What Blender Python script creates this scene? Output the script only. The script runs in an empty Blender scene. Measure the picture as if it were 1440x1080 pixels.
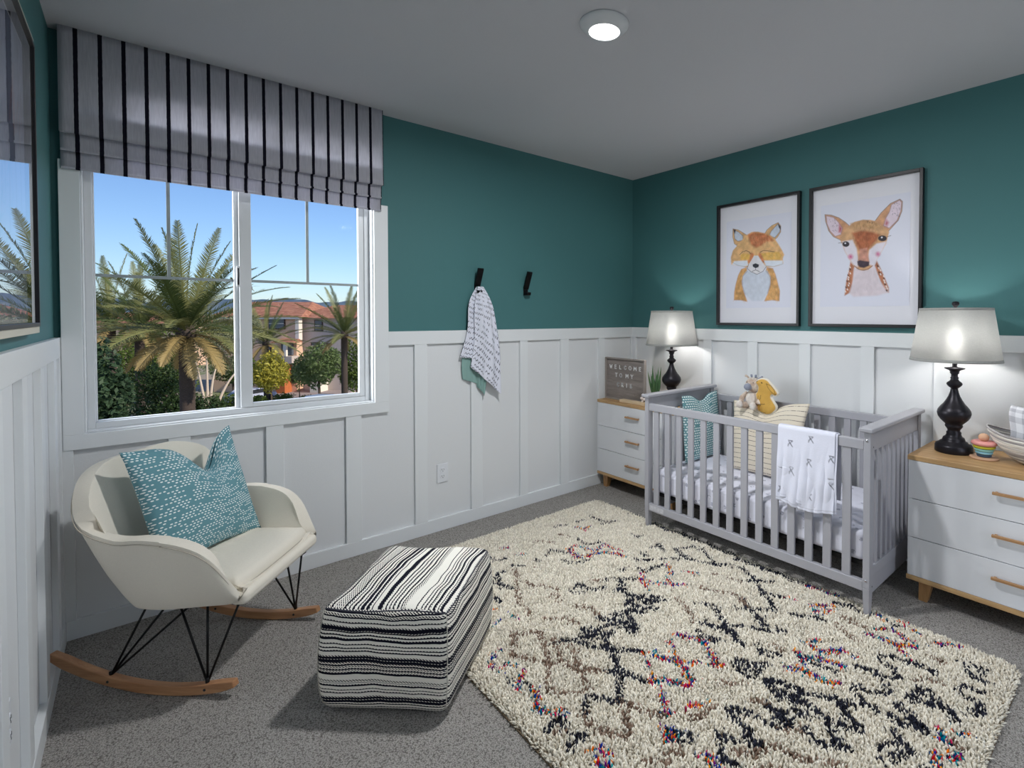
import bpy, bmesh, math, random
import numpy as np
from mathutils import Vector, Matrix
R = math.radians
random.seed(7); RNG = np.random.default_rng(7)
SC = bpy.context.scene
COL = SC.collection

# ------------------------------------------------------------------ camera
CAM_F, CAM_CX, CAM_CY = 718.37, 870.0, 459.7
CAM_YAW, CAM_PITCH, CAM_ROLL = R(43.41), R(-1.13), R(0.089)
CAM_POS = Vector((-3.009, -3.013, 1.3086))
_fw = Vector((math.sin(CAM_YAW)*math.cos(CAM_PITCH), math.cos(CAM_YAW)*math.cos(CAM_PITCH), math.sin(CAM_PITCH)))
_rt = Vector((math.cos(CAM_YAW), -math.sin(CAM_YAW), 0))
_up = _rt.cross(_fw)
_r2 = _rt*math.cos(CAM_ROLL)+_up*math.sin(CAM_ROLL)
_u2 = -_rt*math.sin(CAM_ROLL)+_up*math.cos(CAM_ROLL)
cd = bpy.data.cameras.new('camera'); cam = bpy.data.objects.new('camera', cd); COL.objects.link(cam)
m3 = Matrix((_r2, _u2, -_fw)).transposed()
cam.matrix_world = Matrix.Translation(CAM_POS) @ m3.to_4x4()
cd.sensor_width = 36.0; cd.lens = CAM_F/1440*36.0
cd.shift_x = (720-CAM_CX)/1440; cd.shift_y = (CAM_CY-540)/1440
cd.clip_start = 0.05; cd.clip_end = 3000
SC.camera = cam

def ray(px, py):
    return _fw + _r2*((px-CAM_CX)/CAM_F) - _u2*((py-CAM_CY)/CAM_F)
def at(px, py, depth):
    return CAM_POS + ray(px, py)*depth
def on(px, py, axis, val):
    d = ray(px, py); return CAM_POS + d*((val-CAM_POS[axis])/d[axis])

# ------------------------------------------------------------------ world, sun, light, exposure
w = bpy.data.worlds.new('world'); SC.world = w; w.use_nodes = True
wn = w.node_tree; wn.nodes.clear()
sky = wn.nodes.new('ShaderNodeTexSky'); sky.sky_type = 'NISHITA'; sky.sun_disc = False
sky.sun_elevation = R(38); sky.sun_rotation = R(200); sky.air_density = 1.0; sky.dust_density = 0.3; sky.ozone_density = 4.0
hs = wn.nodes.new('ShaderNodeHueSaturation'); hs.inputs['Saturation'].default_value = 1.0
bg = wn.nodes.new('ShaderNodeBackground'); bg.inputs['Strength'].default_value = 0.115
ow = wn.nodes.new('ShaderNodeOutputWorld')
tint = wn.nodes.new('ShaderNodeMix'); tint.data_type = 'RGBA'; tint.blend_type = 'MULTIPLY'; tint.inputs[0].default_value = 1.0; tint.inputs[7].default_value = (0.86, 0.95, 1.12, 1)
wn.links.new(sky.outputs[0], tint.inputs[6]); wn.links.new(tint.outputs[2], hs.inputs['Color']); wn.links.new(hs.outputs[0], bg.inputs['Color']); wn.links.new(bg.outputs[0], ow.inputs['Surface'])

def lamp(name, kind, loc, energy, color=(1,1,1), **kw):
    l = bpy.data.lights.new(name, kind); l.energy = energy; l.color = color
    for k, v in kw.items(): setattr(l, k, v)
    o = bpy.data.objects.new(name, l); COL.objects.link(o); o.location = loc
    return o
SUN_DIR = Vector((-0.50, 0.62, -0.62)).normalized()
s = lamp('sun', 'SUN', (0, -20, 30), 4.2, (1.0, 0.90, 0.76), angle=R(0.6))
s.rotation_euler = SUN_DIR.to_track_quat('-Z', 'Y').to_euler()
CEIL_XY = (-1.68, -1.525)
o = lamp('ceiling_fixture_light', 'AREA', (CEIL_XY[0], CEIL_XY[1], 2.378), 30, (0.97, 0.985, 1.0), shape='DISK', size=0.13)
o = lamp('rear_fill_light', 'AREA', (-1.15, -3.6, 2.378), 8, (0.97, 0.985, 1.0), shape='DISK', size=0.13)  # added fill lamp behind the camera, no fixture hangs there
o = lamp('door_opening_fill_light', 'AREA', (-1.35, -4.42, 1.35), 10, (0.93, 0.96, 1.0), shape='RECTANGLE', size=0.8, size_y=1.7)  # added fill lamp standing in the unseen rear door opening
o.rotation_euler = (R(90), 0, 0)
o = lamp('outside_fill_light', 'AREA', (-4.3, 1.45, 2.1), 270, (0.95, 0.98, 1.0), shape='RECTANGLE', size=2.2, size_y=2.2)  # added lamp outside beside the window, brightens the room; no neighbouring wall exists
o.rotation_euler = Vector((1, -.35, -.18)).to_track_quat('-Z', 'Y').to_euler()
BULB_W = 9.5
SC.view_settings.view_transform = 'Standard'; SC.view_settings.look = 'None'
SC.view_settings.exposure = 0.0; SC.view_settings.gamma = 1.0; SC.view_settings.use_curve_mapping = False

# ------------------------------------------------------------------ helpers
def lin(c):
    c = [x/255 for x in c]
    return tuple(x/12.92 if x <= 0.04045 else ((x+0.055)/1.055)**2.4 for x in c)

def tag(o, label=None, cat=None, group=None, kind=None):
    if label: o['label'] = label
    if cat: o['category'] = cat
    if group: o['group'] = group
    if kind: o['kind'] = kind
    return o
def empty(name, loc=(0,0,0), rz=0, label=None, cat=None, group=None):
    o = bpy.data.objects.new(name, None); COL.objects.link(o); o.location = loc; o.rotation_euler = (0,0,rz)
    o.empty_display_size = 0.05
    return tag(o, label, cat, group)
def copy_tree(o, parent=None):
    c = o.copy(); COL.objects.link(c); c.parent = parent
    for ch in list(o.children): copy_tree(ch, c)
    return c

class MB:
    """mesh builder"""
    def __init__(s): s.b = bmesh.new()
    def box(s, x0, x1, y0, y1, z0, z1, M=None):
        v = [s.b.verts.new(Vector(p) if M is None else M @ Vector(p)) for p in
             ((x0,y0,z0),(x1,y0,z0),(x1,y1,z0),(x0,y1,z0),(x0,y0,z1),(x1,y0,z1),(x1,y1,z1),(x0,y1,z1))]
        for f in ((0,3,2,1),(4,5,6,7),(0,1,5,4),(1,2,6,5),(2,3,7,6),(3,0,4,7)): s.b.faces.new([v[i] for i in f])
        return s
    def hexa(s, P):
        v = [s.b.verts.new(p) for p in P]
        for f in ((0,3,2,1),(4,5,6,7),(0,1,5,4),(1,2,6,5),(2,3,7,6),(3,0,4,7)): s.b.faces.new([v[i] for i in f])
        return s
    def tube(s, pts, r, n=8, closed=False, caps=True):
        pts = [Vector(p) for p in pts]; rr = r if isinstance(r, (list, tuple)) else [r]*len(pts)
        rings = []; prev = None
        for i, p in enumerate(pts):
            if closed: d = pts[(i+1) % len(pts)]-pts[i-1]
            else: d = pts[min(i+1, len(pts)-1)]-pts[max(i-1, 0)]
            d.normalize()
            if prev is None:
                a = Vector((0,0,1)) if abs(d.z) < 0.9 else Vector((1,0,0))
                u = d.cross(a).normalized()
            else:
                u = (prev - d*prev.dot(d))
                u = u.normalized() if u.length > 1e-6 else d.orthogonal().normalized()
            prev = u; v = d.cross(u)
            rings.append([s.b.verts.new(p+(u*math.cos(2*math.pi*k/n)+v*math.sin(2*math.pi*k/n))*rr[i]) for k in range(n)])
        m = len(rings)
        for i in range(m if closed else m-1):
            a, c = rings[i], rings[(i+1) % m]
            for k in range(n): s.b.faces.new((a[k], a[(k+1) % n], c[(k+1) % n], c[k]))
        if caps and not closed:
            s.b.faces.new(rings[0][::-1]); s.b.faces.new(rings[-1])
        return s
    def lathe(s, prof, c=(0,0,0), n=40, cap=True):
        c = Vector(c); rings = []
        for r, z in prof:
            rings.append([s.b.verts.new(c+Vector((r*math.cos(2*math.pi*k/n), r*math.sin(2*math.pi*k/n), z))) for k in range(n)])
        for a, d in zip(rings, rings[1:]):
            for k in range(n): s.b.faces.new((a[k], a[(k+1) % n], d[(k+1) % n], d[k]))
        if cap:
            if prof[0][0] > 1e-5: s.b.faces.new(rings[0][::-1])
            if prof[-1][0] > 1e-5: s.b.faces.new(rings[-1])
        return s
    def prism(s, poly, z0, z1, M=None):
        f = (lambda p: Vector(p)) if M is None else (lambda p: M @ Vector(p))
        a = [s.b.verts.new(f((x, y, z0))) for x, y in poly]; b = [s.b.verts.new(f((x, y, z1))) for x, y in poly]
        n = len(poly)
        s.b.faces.new(a[::-1]); s.b.faces.new(b)
        for i in range(n): s.b.faces.new((a[i], a[(i+1) % n], b[(i+1) % n], b[i]))
        return s
    def ball(s, c, r, n=16, m=10, M=None):
        c = Vector(c); r = r if isinstance(r, (tuple, list)) else (r, r, r)
        f = lambda v: c+(v if M is None else M @ v)
        rings = []
        top = s.b.verts.new(f(Vector((0,0,r[2])))); bot = s.b.verts.new(f(Vector((0,0,-r[2]))))
        for i in range(1, m):
            t = math.pi*i/m
            rings.append([s.b.verts.new(f(Vector((r[0]*math.sin(t)*math.cos(2*math.pi*k/n), r[1]*math.sin(t)*math.sin(2*math.pi*k/n), r[2]*math.cos(t))))) for k in range(n)])
        for k in range(n):
            s.b.faces.new((top, rings[0][k], rings[0][(k+1) % n])); s.b.faces.new((bot, rings[-1][(k+1) % n], rings[-1][k]))
        for a, d in zip(rings, rings[1:]):
            for k in range(n): s.b.faces.new((a[k], d[k], d[(k+1) % n], a[(k+1) % n]))
        return s
    def obj(s, name, mat, parent=None, smooth=False, bevel=0, sub=0, weld=False, seg=2):
        if weld: bmesh.ops.remove_doubles(s.b, verts=s.b.verts, dist=1e-5)
        bmesh.ops.recalc_face_normals(s.b, faces=s.b.faces)
        me = bpy.data.meshes.new(name); s.b.to_mesh(me); s.b.free()
        return finish(me, name, mat, parent, smooth, bevel, sub, seg)
def finish(me, name, mat, parent=None, smooth=False, bevel=0, sub=0, seg=2):
    if smooth: me.polygons.foreach_set('use_smooth', [True]*len(me.polygons))
    if mat: me.materials.append(mat)
    o = bpy.data.objects.new(name, me); COL.objects.link(o)
    if parent: o.parent = parent
    if bevel:
        m = o.modifiers.new('bevel', 'BEVEL'); m.width = bevel; m.segments = seg; m.limit_method = 'ANGLE'; m.angle_limit = R(35)
        if not smooth:
            me.polygons.foreach_set('use_smooth', [True]*len(me.polygons)); m.harden_normals = True
    if sub:
        m = o.modifiers.new('subsurf', 'SUBSURF'); m.levels = sub; m.render_levels = sub
    return o
def raw(name, verts, faces, mat, parent=None, smooth=False, cols=None, uvs=None, sub=0, solid=0, offset=0):
    me = bpy.data.meshes.new(name); me.from_pydata([tuple(v) for v in verts], [], faces)
    if cols is not None:
        ca = me.color_attributes.new('Col', 'FLOAT_COLOR', 'POINT')
        a = np.ones((len(verts), 4), np.float32); a[:, :3] = cols; ca.data.foreach_set('color', a.ravel())
    if uvs is not None:
        ul = me.uv_layers.new(name='UVMap'); li = np.zeros(len(me.loops), np.int32); me.loops.foreach_get('vertex_index', li)
        ul.data.foreach_set('uv', np.asarray(uvs, np.float32)[li].ravel())
    o = finish(me, name, mat, parent, smooth)
    if solid:
        m = o.modifiers.new('solid', 'SOLIDIFY'); m.thickness = solid; m.offset = offset
    if sub:
        m = o.modifiers.new('subsurf', 'SUBSURF'); m.levels = sub; m.render_levels = sub
    return o
def grid(fn, nu, nv, wrap=False):
    """fn(u,v)->xyz, returns verts, faces, uvs"""
    V = []; UV = []; F = []
    for j in range(nv+1):
        for i in range(nu if wrap else nu+1):
            u, v = i/nu, j/nv; V.append(fn(u, v)); UV.append((u, v))
    n = nu if wrap else nu+1
    for j in range(nv):
        for i in range(nu):
            i2 = (i+1) % n if wrap else i+1
            F.append((j*n+i, j*n+i2, (j+1)*n+i2, (j+1)*n+i))
    return V, F, UV

# ------------------------------------------------------------------ node materials
class NT:
    def __init__(s, name):
        s.m = bpy.data.materials.new(name); s.m.use_nodes = True; s.t = s.m.node_tree
        s.n = s.t.nodes; s.bsdf = s.n['Principled BSDF']; s.out = s.n['Material Output']
    def new(s, typ, ins=None, **kw):
        x = s.n.new(typ)
        for k, v in kw.items(): setattr(x, k, v)
        if ins:
            for k, v in ins.items(): s.put(x.inputs[k], v)
        return x
    def put(s, sock, v):
        if hasattr(v, 'is_output') or isinstance(v, bpy.types.NodeSocket): s.t.links.new(v, sock)
        else:
            if isinstance(v, (tuple, list)) and len(v) == 3 and sock.type == 'RGBA': v = (*v, 1)
            sock.default_value = v
    def math(s, op, a, b=0.0, c=None):
        x = s.n.new('ShaderNodeMath'); x.operation = op; s.put(x.inputs[0], a)
        if op not in ('FLOOR', 'FRACT', 'ABSOLUTE', 'SINE', 'SQRT'): s.put(x.inputs[1], b)
        if c is not None: s.put(x.inputs[2], c)
        return x.outputs[0]
    def coord(s, kind='Object', scale=None, rot=None):
        tc = s.n.new('ShaderNodeTexCoord').outputs[kind]
        if scale or rot:
            mp = s.n.new('ShaderNodeMapping'); s.t.links.new(tc, mp.inputs[0])
            if scale: mp.inputs['Scale'].default_value = scale
            if rot: mp.inputs['Rotation'].default_value = rot
            return mp.outputs[0]
        return tc
    def sep(s, v):
        x = s.new('ShaderNodeSeparateXYZ', {0: v}); return x.outputs
    def noise(s, v, scale, detail=2, rough=0.5, out=0):
        x = s.new('ShaderNodeTexNoise', {'Vector': v, 'Scale': scale, 'Detail': detail, 'Roughness': rough}); return x.outputs[out]
    def voro(s, v, scale, out=0, feature='F1'):
        x = s.n.new('ShaderNodeTexVoronoi'); x.feature = feature
        s.put(x.inputs['Vector'], v); x.inputs['Scale'].default_value = scale; return x.outputs[out]
    def ramp(s, f, stops, interp='LINEAR'):
        x = s.n.new('ShaderNodeValToRGB'); x.color_ramp.interpolation = interp; s.put(x.inputs[0], f)
        e = x.color_ramp.elements
        while len(e) < len(stops): e.new(0.5)
        for q, (p, c) in zip(e, stops): q.position = p; q.color = (*c, 1) if len(c) == 3 else c
        return x.outputs[0]
    def mix(s, f, a, b, blend='MIX'):
        x = s.n.new('ShaderNodeMix'); x.data_type = 'RGBA'; x.blend_type = blend
        s.put(x.inputs[0], f); s.put(x.inputs[6], a); s.put(x.inputs[7], b); return x.outputs[2]
    def bump(s, h, strength=0.3, dist=0.002):
        x = s.new('ShaderNodeBump', {'Height': h, 'Strength': strength, 'Distance': dist}); s.t.links.new(x.outputs[0], s.bsdf.inputs['Normal']); return x
    def col(s, c): s.put(s.bsdf.inputs['Base Color'], c); return s
    def set(s, **kw):
        for k, v in kw.items(): s.put(s.bsdf.inputs[k.replace('_', ' ')], v)
        return s
def plain(name, rgb, rough=0.5, metal=0, bump=0, bscale=60, var=0.0, vscale=8, spec=None):
    n = NT(name); c = lin(rgb)
    if var:
        v = n.noise(n.coord(), vscale, 4)
        n.col(n.mix(v, tuple(x*(1-var) for x in c), tuple(min(1, x*(1+var)) for x in c)))
    else: n.col(c)
    n.set(Roughness=rough, Metallic=metal)
    if spec is not None: n.bsdf.inputs['Specular IOR Level'].default_value = spec
    if bump: n.bump(n.noise(n.coord(), bscale, 3), bump, 0.002)
    return n.m
def vcol(name, rough=0.9, bump=0, bscale=300, spec=0.3):
    n = NT(name); a = n.new('ShaderNodeVertexColor'); a.layer_name = 'Col'; n.col(a.outputs[0]); n.set(Roughness=rough)
    n.bsdf.inputs['Specular IOR Level'].default_value = spec
    if bump: n.bump(n.noise(n.coord(), bscale, 2), bump, 0.001)
    return n.m
def wood(name, dark, light, axis='y', scale=1.0, rough=0.45):
    n = NT(name); sc = {'x': (1.2, 14, 14), 'y': (14, 1.2, 14), 'z': (14, 14, 1.2)}[axis]
    v = n.coord('Object', tuple(q*scale for q in sc))
    a = n.noise(v, 2.2, 6, 0.6); b = n.noise(v, 9, 3, 0.7)
    f = n.math('ADD', n.math('MULTIPLY', a, 0.75), n.math('MULTIPLY', b, 0.25))
    n.col(n.ramp(f, [(0.3, lin(dark)), (0.68, lin(light))])); n.set(Roughness=rough); n.bump(f, 0.12, 0.001)
    return n.m

# materials
TEAL = (70, 117, 119)
def wall_material():
    n = NT('painted_wall'); g = n.new('ShaderNodeNewGeometry').outputs['Position']
    z = n.sep(g)[2]; f = n.math('GREATER_THAN', z, 1.19)
    n.col(n.mix(f, lin((222, 224, 226)), lin(TEAL))); n.set(Roughness=0.62)
    n.bsdf.inputs['Specular IOR Level'].default_value = 0.3
    n.bump(n.noise(g, 130, 3, 0.6), 0.16, 0.0025); return n.m
M_WALL = wall_material()
M_BOARD = plain('white_board_paint', (226, 229, 231), 0.42, spec=0.4)
M_CEIL = plain('ceiling_paint', (196, 197, 202), 0.8, bump=0.22, bscale=110)
M_VINYL = plain('white_vinyl', (214, 217, 220), 0.35)
M_MUNTIN = plain('grey_muntin', (150, 160, 162), 0.4)
M_BLACK = plain('black_metal', (14, 14, 16), 0.38, 0.6)
M_WIRE = plain('black_wire', (10, 10, 12), 0.4, 0.4)
M_FRAME = plain('black_frame', (12, 11, 17), 0.4)
M_CREAMEDGE = plain('cream_edge', (205, 200, 184), 0.5)
M_CRIB = plain('grey_crib_paint', (166, 166, 173), 0.4, var=0.05, vscale=5)
M_DRAWER = plain('white_lacquer', (224, 226, 230), 0.35)
M_OAK = wood('oak', (150, 112, 68), (205, 170, 122), 'y')
M_OAKLEG = wood('oak_leg', (150, 108, 66), (196, 152, 102), 'z')
M_HANDLE = wood('handle_oak', (140, 98, 60), (184, 142, 98), 'y', 2)
M_ROCKER = wood('rocker_wood', (158, 108, 72), (204, 156, 114), 'x', 1.5, 0.5)
M_BRONZE = plain('dark_bronze', (40, 38, 44), 0.36, 0.55)
M_METALFRAME = plain('dark_metal_support', (22, 21, 22), 0.6, 0.3)
M_CHROME = plain('chrome_bolt', (200, 200, 205), 0.2, 1.0)
M_PLASTIC = plain('outlet_plastic', (226, 229, 234), 0.35)
M_SLOT = plain('outlet_slot', (30, 32, 38), 0.6)
M_PAPER = plain('mat_board', (228, 228, 236), 0.7)
M_SEAM = plain('seam_thread', (186, 178, 164), 0.9)

def carpet_material():
    n = NT('loop_carpet'); v = n.coord('Object')
    d = n.voro(v, 230); c = n.noise(v, 420, 2); big = n.noise(v, 5, 3)
    f = n.math('ADD', n.math('MULTIPLY', d, 0.9), n.math('MULTIPLY', c, 0.35))
    col = n.ramp(f, [(0.18, lin((208, 204, 199))), (0.55, lin((176, 172, 167))), (0.95, lin((112, 108, 104)))])
    n.col(n.mix(n.math('MULTIPLY', big, 0.25), col, lin((120, 116, 112)))); n.set(Roughness=1.0)
    n.bsdf.inputs['Specular IOR Level'].default_value = 0.1
    n.bump(n.math('SUBTRACT', 1.0, f), 0.9, 0.005); return n.m
M_CARPET = carpet_material()

def linen(name, rgb, scale=600, var=0.10, bump=0.25):
    n = NT(name); v = n.coord('Object'); c = lin(rgb)
    a = n.noise(n.coord('Object', (1, 1, 9)), scale/4, 2); b = n.noise(n.coord('Object', (9, 9, 1)), scale/4, 2)
    f = n.math('MULTIPLY', n.math('ADD', a, b), 0.5)
    n.col(n.mix(f, tuple(q*(1-var*2) for q in c), tuple(min(1, q*(1+var)) for q in c))); n.set(Roughness=0.95)
    n.bsdf.inputs['Specular IOR Level'].default_value = 0.15
    n.bump(f, bump, 0.0012); return n.m
M_CREAM = linen('cream_upholstery', (234, 227, 213), 500, 0.07, 0.2)

def dotted(name, base, dot, su, sv, rx, ry, drop=0.42):
    n = NT(name); uv = n.sep(n.coord('UV')); 
    wob = n.noise(n.coord('UV'), 6, 1)
    y = n.math('MULTIPLY', uv[1], sv); row = n.math('FLOOR', y)
    x = n.math('ADD', n.math('MULTIPLY', uv[0], su), n.math('MULTIPLY', n.math('FRACT', n.math('MULTIPLY', row, 0.37)), 3.7))
    colx = n.math('FLOOR', x)
    fx = n.math('SUBTRACT', n.math('FRACT', x), 0.5); fy = n.math('SUBTRACT', n.math('FRACT', y), 0.5)
    d = n.math('ADD', n.math('POWER', n.math('DIVIDE', fx, rx), 2.0), n.math('POWER', n.math('DIVIDE', fy, ry), 2.0))
    cell = n.new('ShaderNodeCombineXYZ', {0: n.math('MULTIPLY', colx, 0.31), 1: n.math('MULTIPLY', row, 0.53)}).outputs[0]
    keep = n.math('GREATER_THAN', n.noise(cell, 1.0, 1), drop)
    f = n.math('MULTIPLY', n.math('LESS_THAN', d, 1.0), keep)
    weave = n.noise(n.coord('UV', (3, 160, 1)), 4, 2)
    b2 = n.mix(weave, tuple(q*0.82 for q in lin(base)), tuple(q*1.18 for q in lin(base)))
    n.col(n.mix(f, b2, lin(dot))); n.set(Roughness=0.95); n.bsdf.inputs['Specular IOR Level'].default_value = 0.15
    n.bump(n.noise(n.coord('UV'), 260, 2), 0.25, 0.0015); return n.m
M_TEALDOT = dotted('teal_dashed_fabric', (104, 150, 160), (240, 246, 244), 34, 50, 0.32, 0.25, 0.46)
M_TEALDOT2 = dotted('teal_speckled_fabric', (112, 158, 164), (240, 250, 250), 21, 27, 0.33, 0.29, 0.34)

def striped_pillow():
    n = NT('cream_pinstripe_fabric'); uv = n.sep(n.coord('UV'))
    y = n.math('ADD', n.math('MULTIPLY', uv[1], 15.0), n.math('MULTIPLY', n.noise(n.coord('UV'), 5, 2), 0.25))
    f = n.math('LESS_THAN', n.math('ABSOLUTE', n.math('SUBTRACT', n.math('FRACT', y), 0.5)), 0.06)
    br = n.math('GREATER_THAN', n.noise(n.coord('UV', (60, 4, 1)), 3, 2), 0.44)
    n.col(n.mix(n.math('MULTIPLY', f, br), lin((226, 216, 198)), lin((112, 104, 98)))); n.set(Roughness=0.95)
    n.bump(n.noise(n.coord('UV', (30, 160, 1)), 3, 3), 0.4, 0.002); return n.m
M_PIN = striped_pillow()

def pouf_material():
    n = NT('woven_black_white_stripe'); uv = n.sep(n.coord('UV'))
    wob = n.noise(n.coord('UV', (4, 3, 1)), 1.4, 2)
    v = n.math('ADD', uv[1], n.math('MULTIPLY', n.math('SUBTRACT', wob, 0.5), 0.034))
    def vec(k, o=0.0): return n.new('ShaderNodeCombineXYZ', {0: n.math('ADD', n.math('MULTIPLY', v, k), o)}).outputs[0]
    a = n.noise(vec(30.0), 1.0, 2); lo = n.noise(vec(17.0, 4.3), 1.0, 1); lo2 = n.noise(vec(13.0, 9.1), 1.0, 1)
    fine = n.math('FRACT', n.math('ADD', n.math('MULTIPLY', v, 74.0), n.math('MULTIPLY', a, 3.0)))
    tw = n.math('FRACT', n.math('ADD', n.math('MULTIPLY', uv[0], 95.0), n.math('MULTIPLY', v, 150.0)))
    hi = n.math('GREATER_THAN', tw, 0.5)
    line = n.math('MULTIPLY', n.math('LESS_THAN', fine, n.math('ADD', 0.30, n.math('MULTIPLY', hi, 0.14))), n.math('GREATER_THAN', lo, 0.40))
    thick = n.math('GREATER_THAN', a, n.math('ADD', 0.575, n.math('MULTIPLY', hi, 0.03)))
    chk = n.math('ABSOLUTE', n.math('SUBTRACT', n.math('FRACT', n.math('MULTIPLY', v, 150.0)), 0.5))
    dash = n.math('MULTIPLY', n.math('MULTIPLY', hi, n.math('GREATER_THAN', chk, 0.14)), n.math('GREATER_THAN', lo2, 0.56))
    f = n.math('MINIMUM', n.math('MAXIMUM', n.math('MAXIMUM', line, thick), dash), 1.0)
    n.col(n.mix(f, lin((246, 242, 232)), lin((20, 20, 34)))); n.set(Roughness=0.95)
    n.bsdf.inputs['Specular IOR Level'].default_value = 0.15
    n.bump(n.math('ADD', fine, n.math('MULTIPLY', tw, 0.5)), 0.4, 0.002); return n.m
M_POUF = pouf_material()

def blind_material():
    n = NT('striped_blind_linen'); X = n.sep(n.coord('Object'))[0]
    t = n.math('DIVIDE', n.math('ADD', X, 0.0), 0.0684)
    wob = n.math('MULTIPLY', n.math('SUBTRACT', n.noise(n.coord('Object', (1, 1, 1)), 60, 2), 0.5), 0.03)
    d = n.math('ABSOLUTE', n.math('SUBTRACT', n.math('FRACT', n.math('ADD', t, wob)), 0.5))
    f = n.math('LESS_THAN', d, 0.094)
    slub = n.noise(n.coord('Object', (40, 40, 3)), 6, 3)
    base = n.mix(slub, lin((196, 196, 204)), lin((236, 235, 242)))
    n.col(n.mix(f, base, lin((30, 27, 46)))); n.set(Roughness=0.95)
    colr = n.bsdf.inputs['Base Color'].links[0].from_socket
    tr = n.new('ShaderNodeBsdfTranslucent', {'Color': colr})
    mx = n.new('ShaderNodeMixShader', {0: 0.55, 1: n.bsdf.outputs[0], 2: tr.outputs[0]})
    n.t.links.new(mx.outputs[0], n.out.inputs[0]); n.bump(slub, 0.3, 0.001); return n.m
M_BLIND = blind_material()

def shade_material():
    n = NT('linen_lampshade'); v = n.coord('Object')
    f = n.math('MULTIPLY', n.math('ADD', n.noise(n.coord('Object', (1, 1, 14)), 60, 2), n.noise(n.coord('Object', (14, 14, 1)), 60, 2)), 0.5)
    c = n.mix(f, lin((196, 196, 194)), lin((240, 240, 238)))
    n.col(c); n.set(Roughness=0.95)
    tr = n.new('ShaderNodeBsdfTranslucent', {'Color': c})
    rf = n.new('ShaderNodeBsdfRefraction', {'Color': c, 'Roughness': 0.62, 'IOR': 1.22})
    m1 = n.new('ShaderNodeMixShader', {0: 0.45, 1: n.bsdf.outputs[0], 2: tr.outputs[0]})
    m2 = n.new('ShaderNodeMixShader', {0: 0.30, 1: m1.outputs[0], 2: rf.outputs[0]})
    n.t.links.new(m2.outputs[0], n.out.inputs[0]); return n.m
M_SHADE = shade_material()

def glass_material(name, refl=1.0, tint=(1, 1, 1), rough=0.0):
    n = NT(name); fr = n.new('ShaderNodeFresnel', {'IOR': 1.45}).outputs[0]
    tr = n.new('ShaderNodeBsdfTransparent', {'Color': (*tint, 1)}); gl = n.new('ShaderNodeBsdfGlossy', {'Roughness': rough, 'Color': (1, 1, 1, 1)})
    ff = n.math('SUBTRACT', 1.0, n.new('ShaderNodeNewGeometry').outputs['Backfacing'])
    mx = n.new('ShaderNodeMixShader', {0: n.math('MULTIPLY', n.math('MULTIPLY', fr, refl), ff), 1: tr.outputs[0], 2: gl.outputs[0]})
    n.t.links.new(mx.outputs[0], n.out.inputs[0]); return n.m
M_GLASS = glass_material('window_glass', 0.05)
M_PICGLASS = glass_material('picture_glass', 1.3)
M_PICGLASS2 = glass_material('picture_glass_soft', 0.22, rough=0.42)
def emit(name, rgb, st):
    n = NT(name); n.col((0.8, 0.8, 0.8)); n.set(Emission_Color=(*rgb, 1), Emission_Strength=st); return n.m
M_DIFFUSER = emit('lit_diffuser', (1, 0.98, 0.96), 5.0)
M_BULB = emit('lit_bulb', (1, 0.98, 0.95), 60.0)

def leafmat(name, a, b, sc=3.0, rough=0.5):
    n = NT(name); r = n.noise(n.coord('Object'), sc, 3)
    n.col(n.mix(r, lin(a), lin(b))); n.set(Roughness=rough)
    n.bsdf.inputs['Specular IOR Level'].default_value = 0.25
    c = n.bsdf.inputs['Base Color'].links[0].from_socket
    tr = n.new('ShaderNodeBsdfTranslucent', {'Color': c})
    mx = n.new('ShaderNodeMixShader', {0: 0.25, 1: n.bsdf.outputs[0], 2: tr.outputs[0]})
    n.t.links.new(mx.outputs[0], n.out.inputs[0]); return n.m

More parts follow.
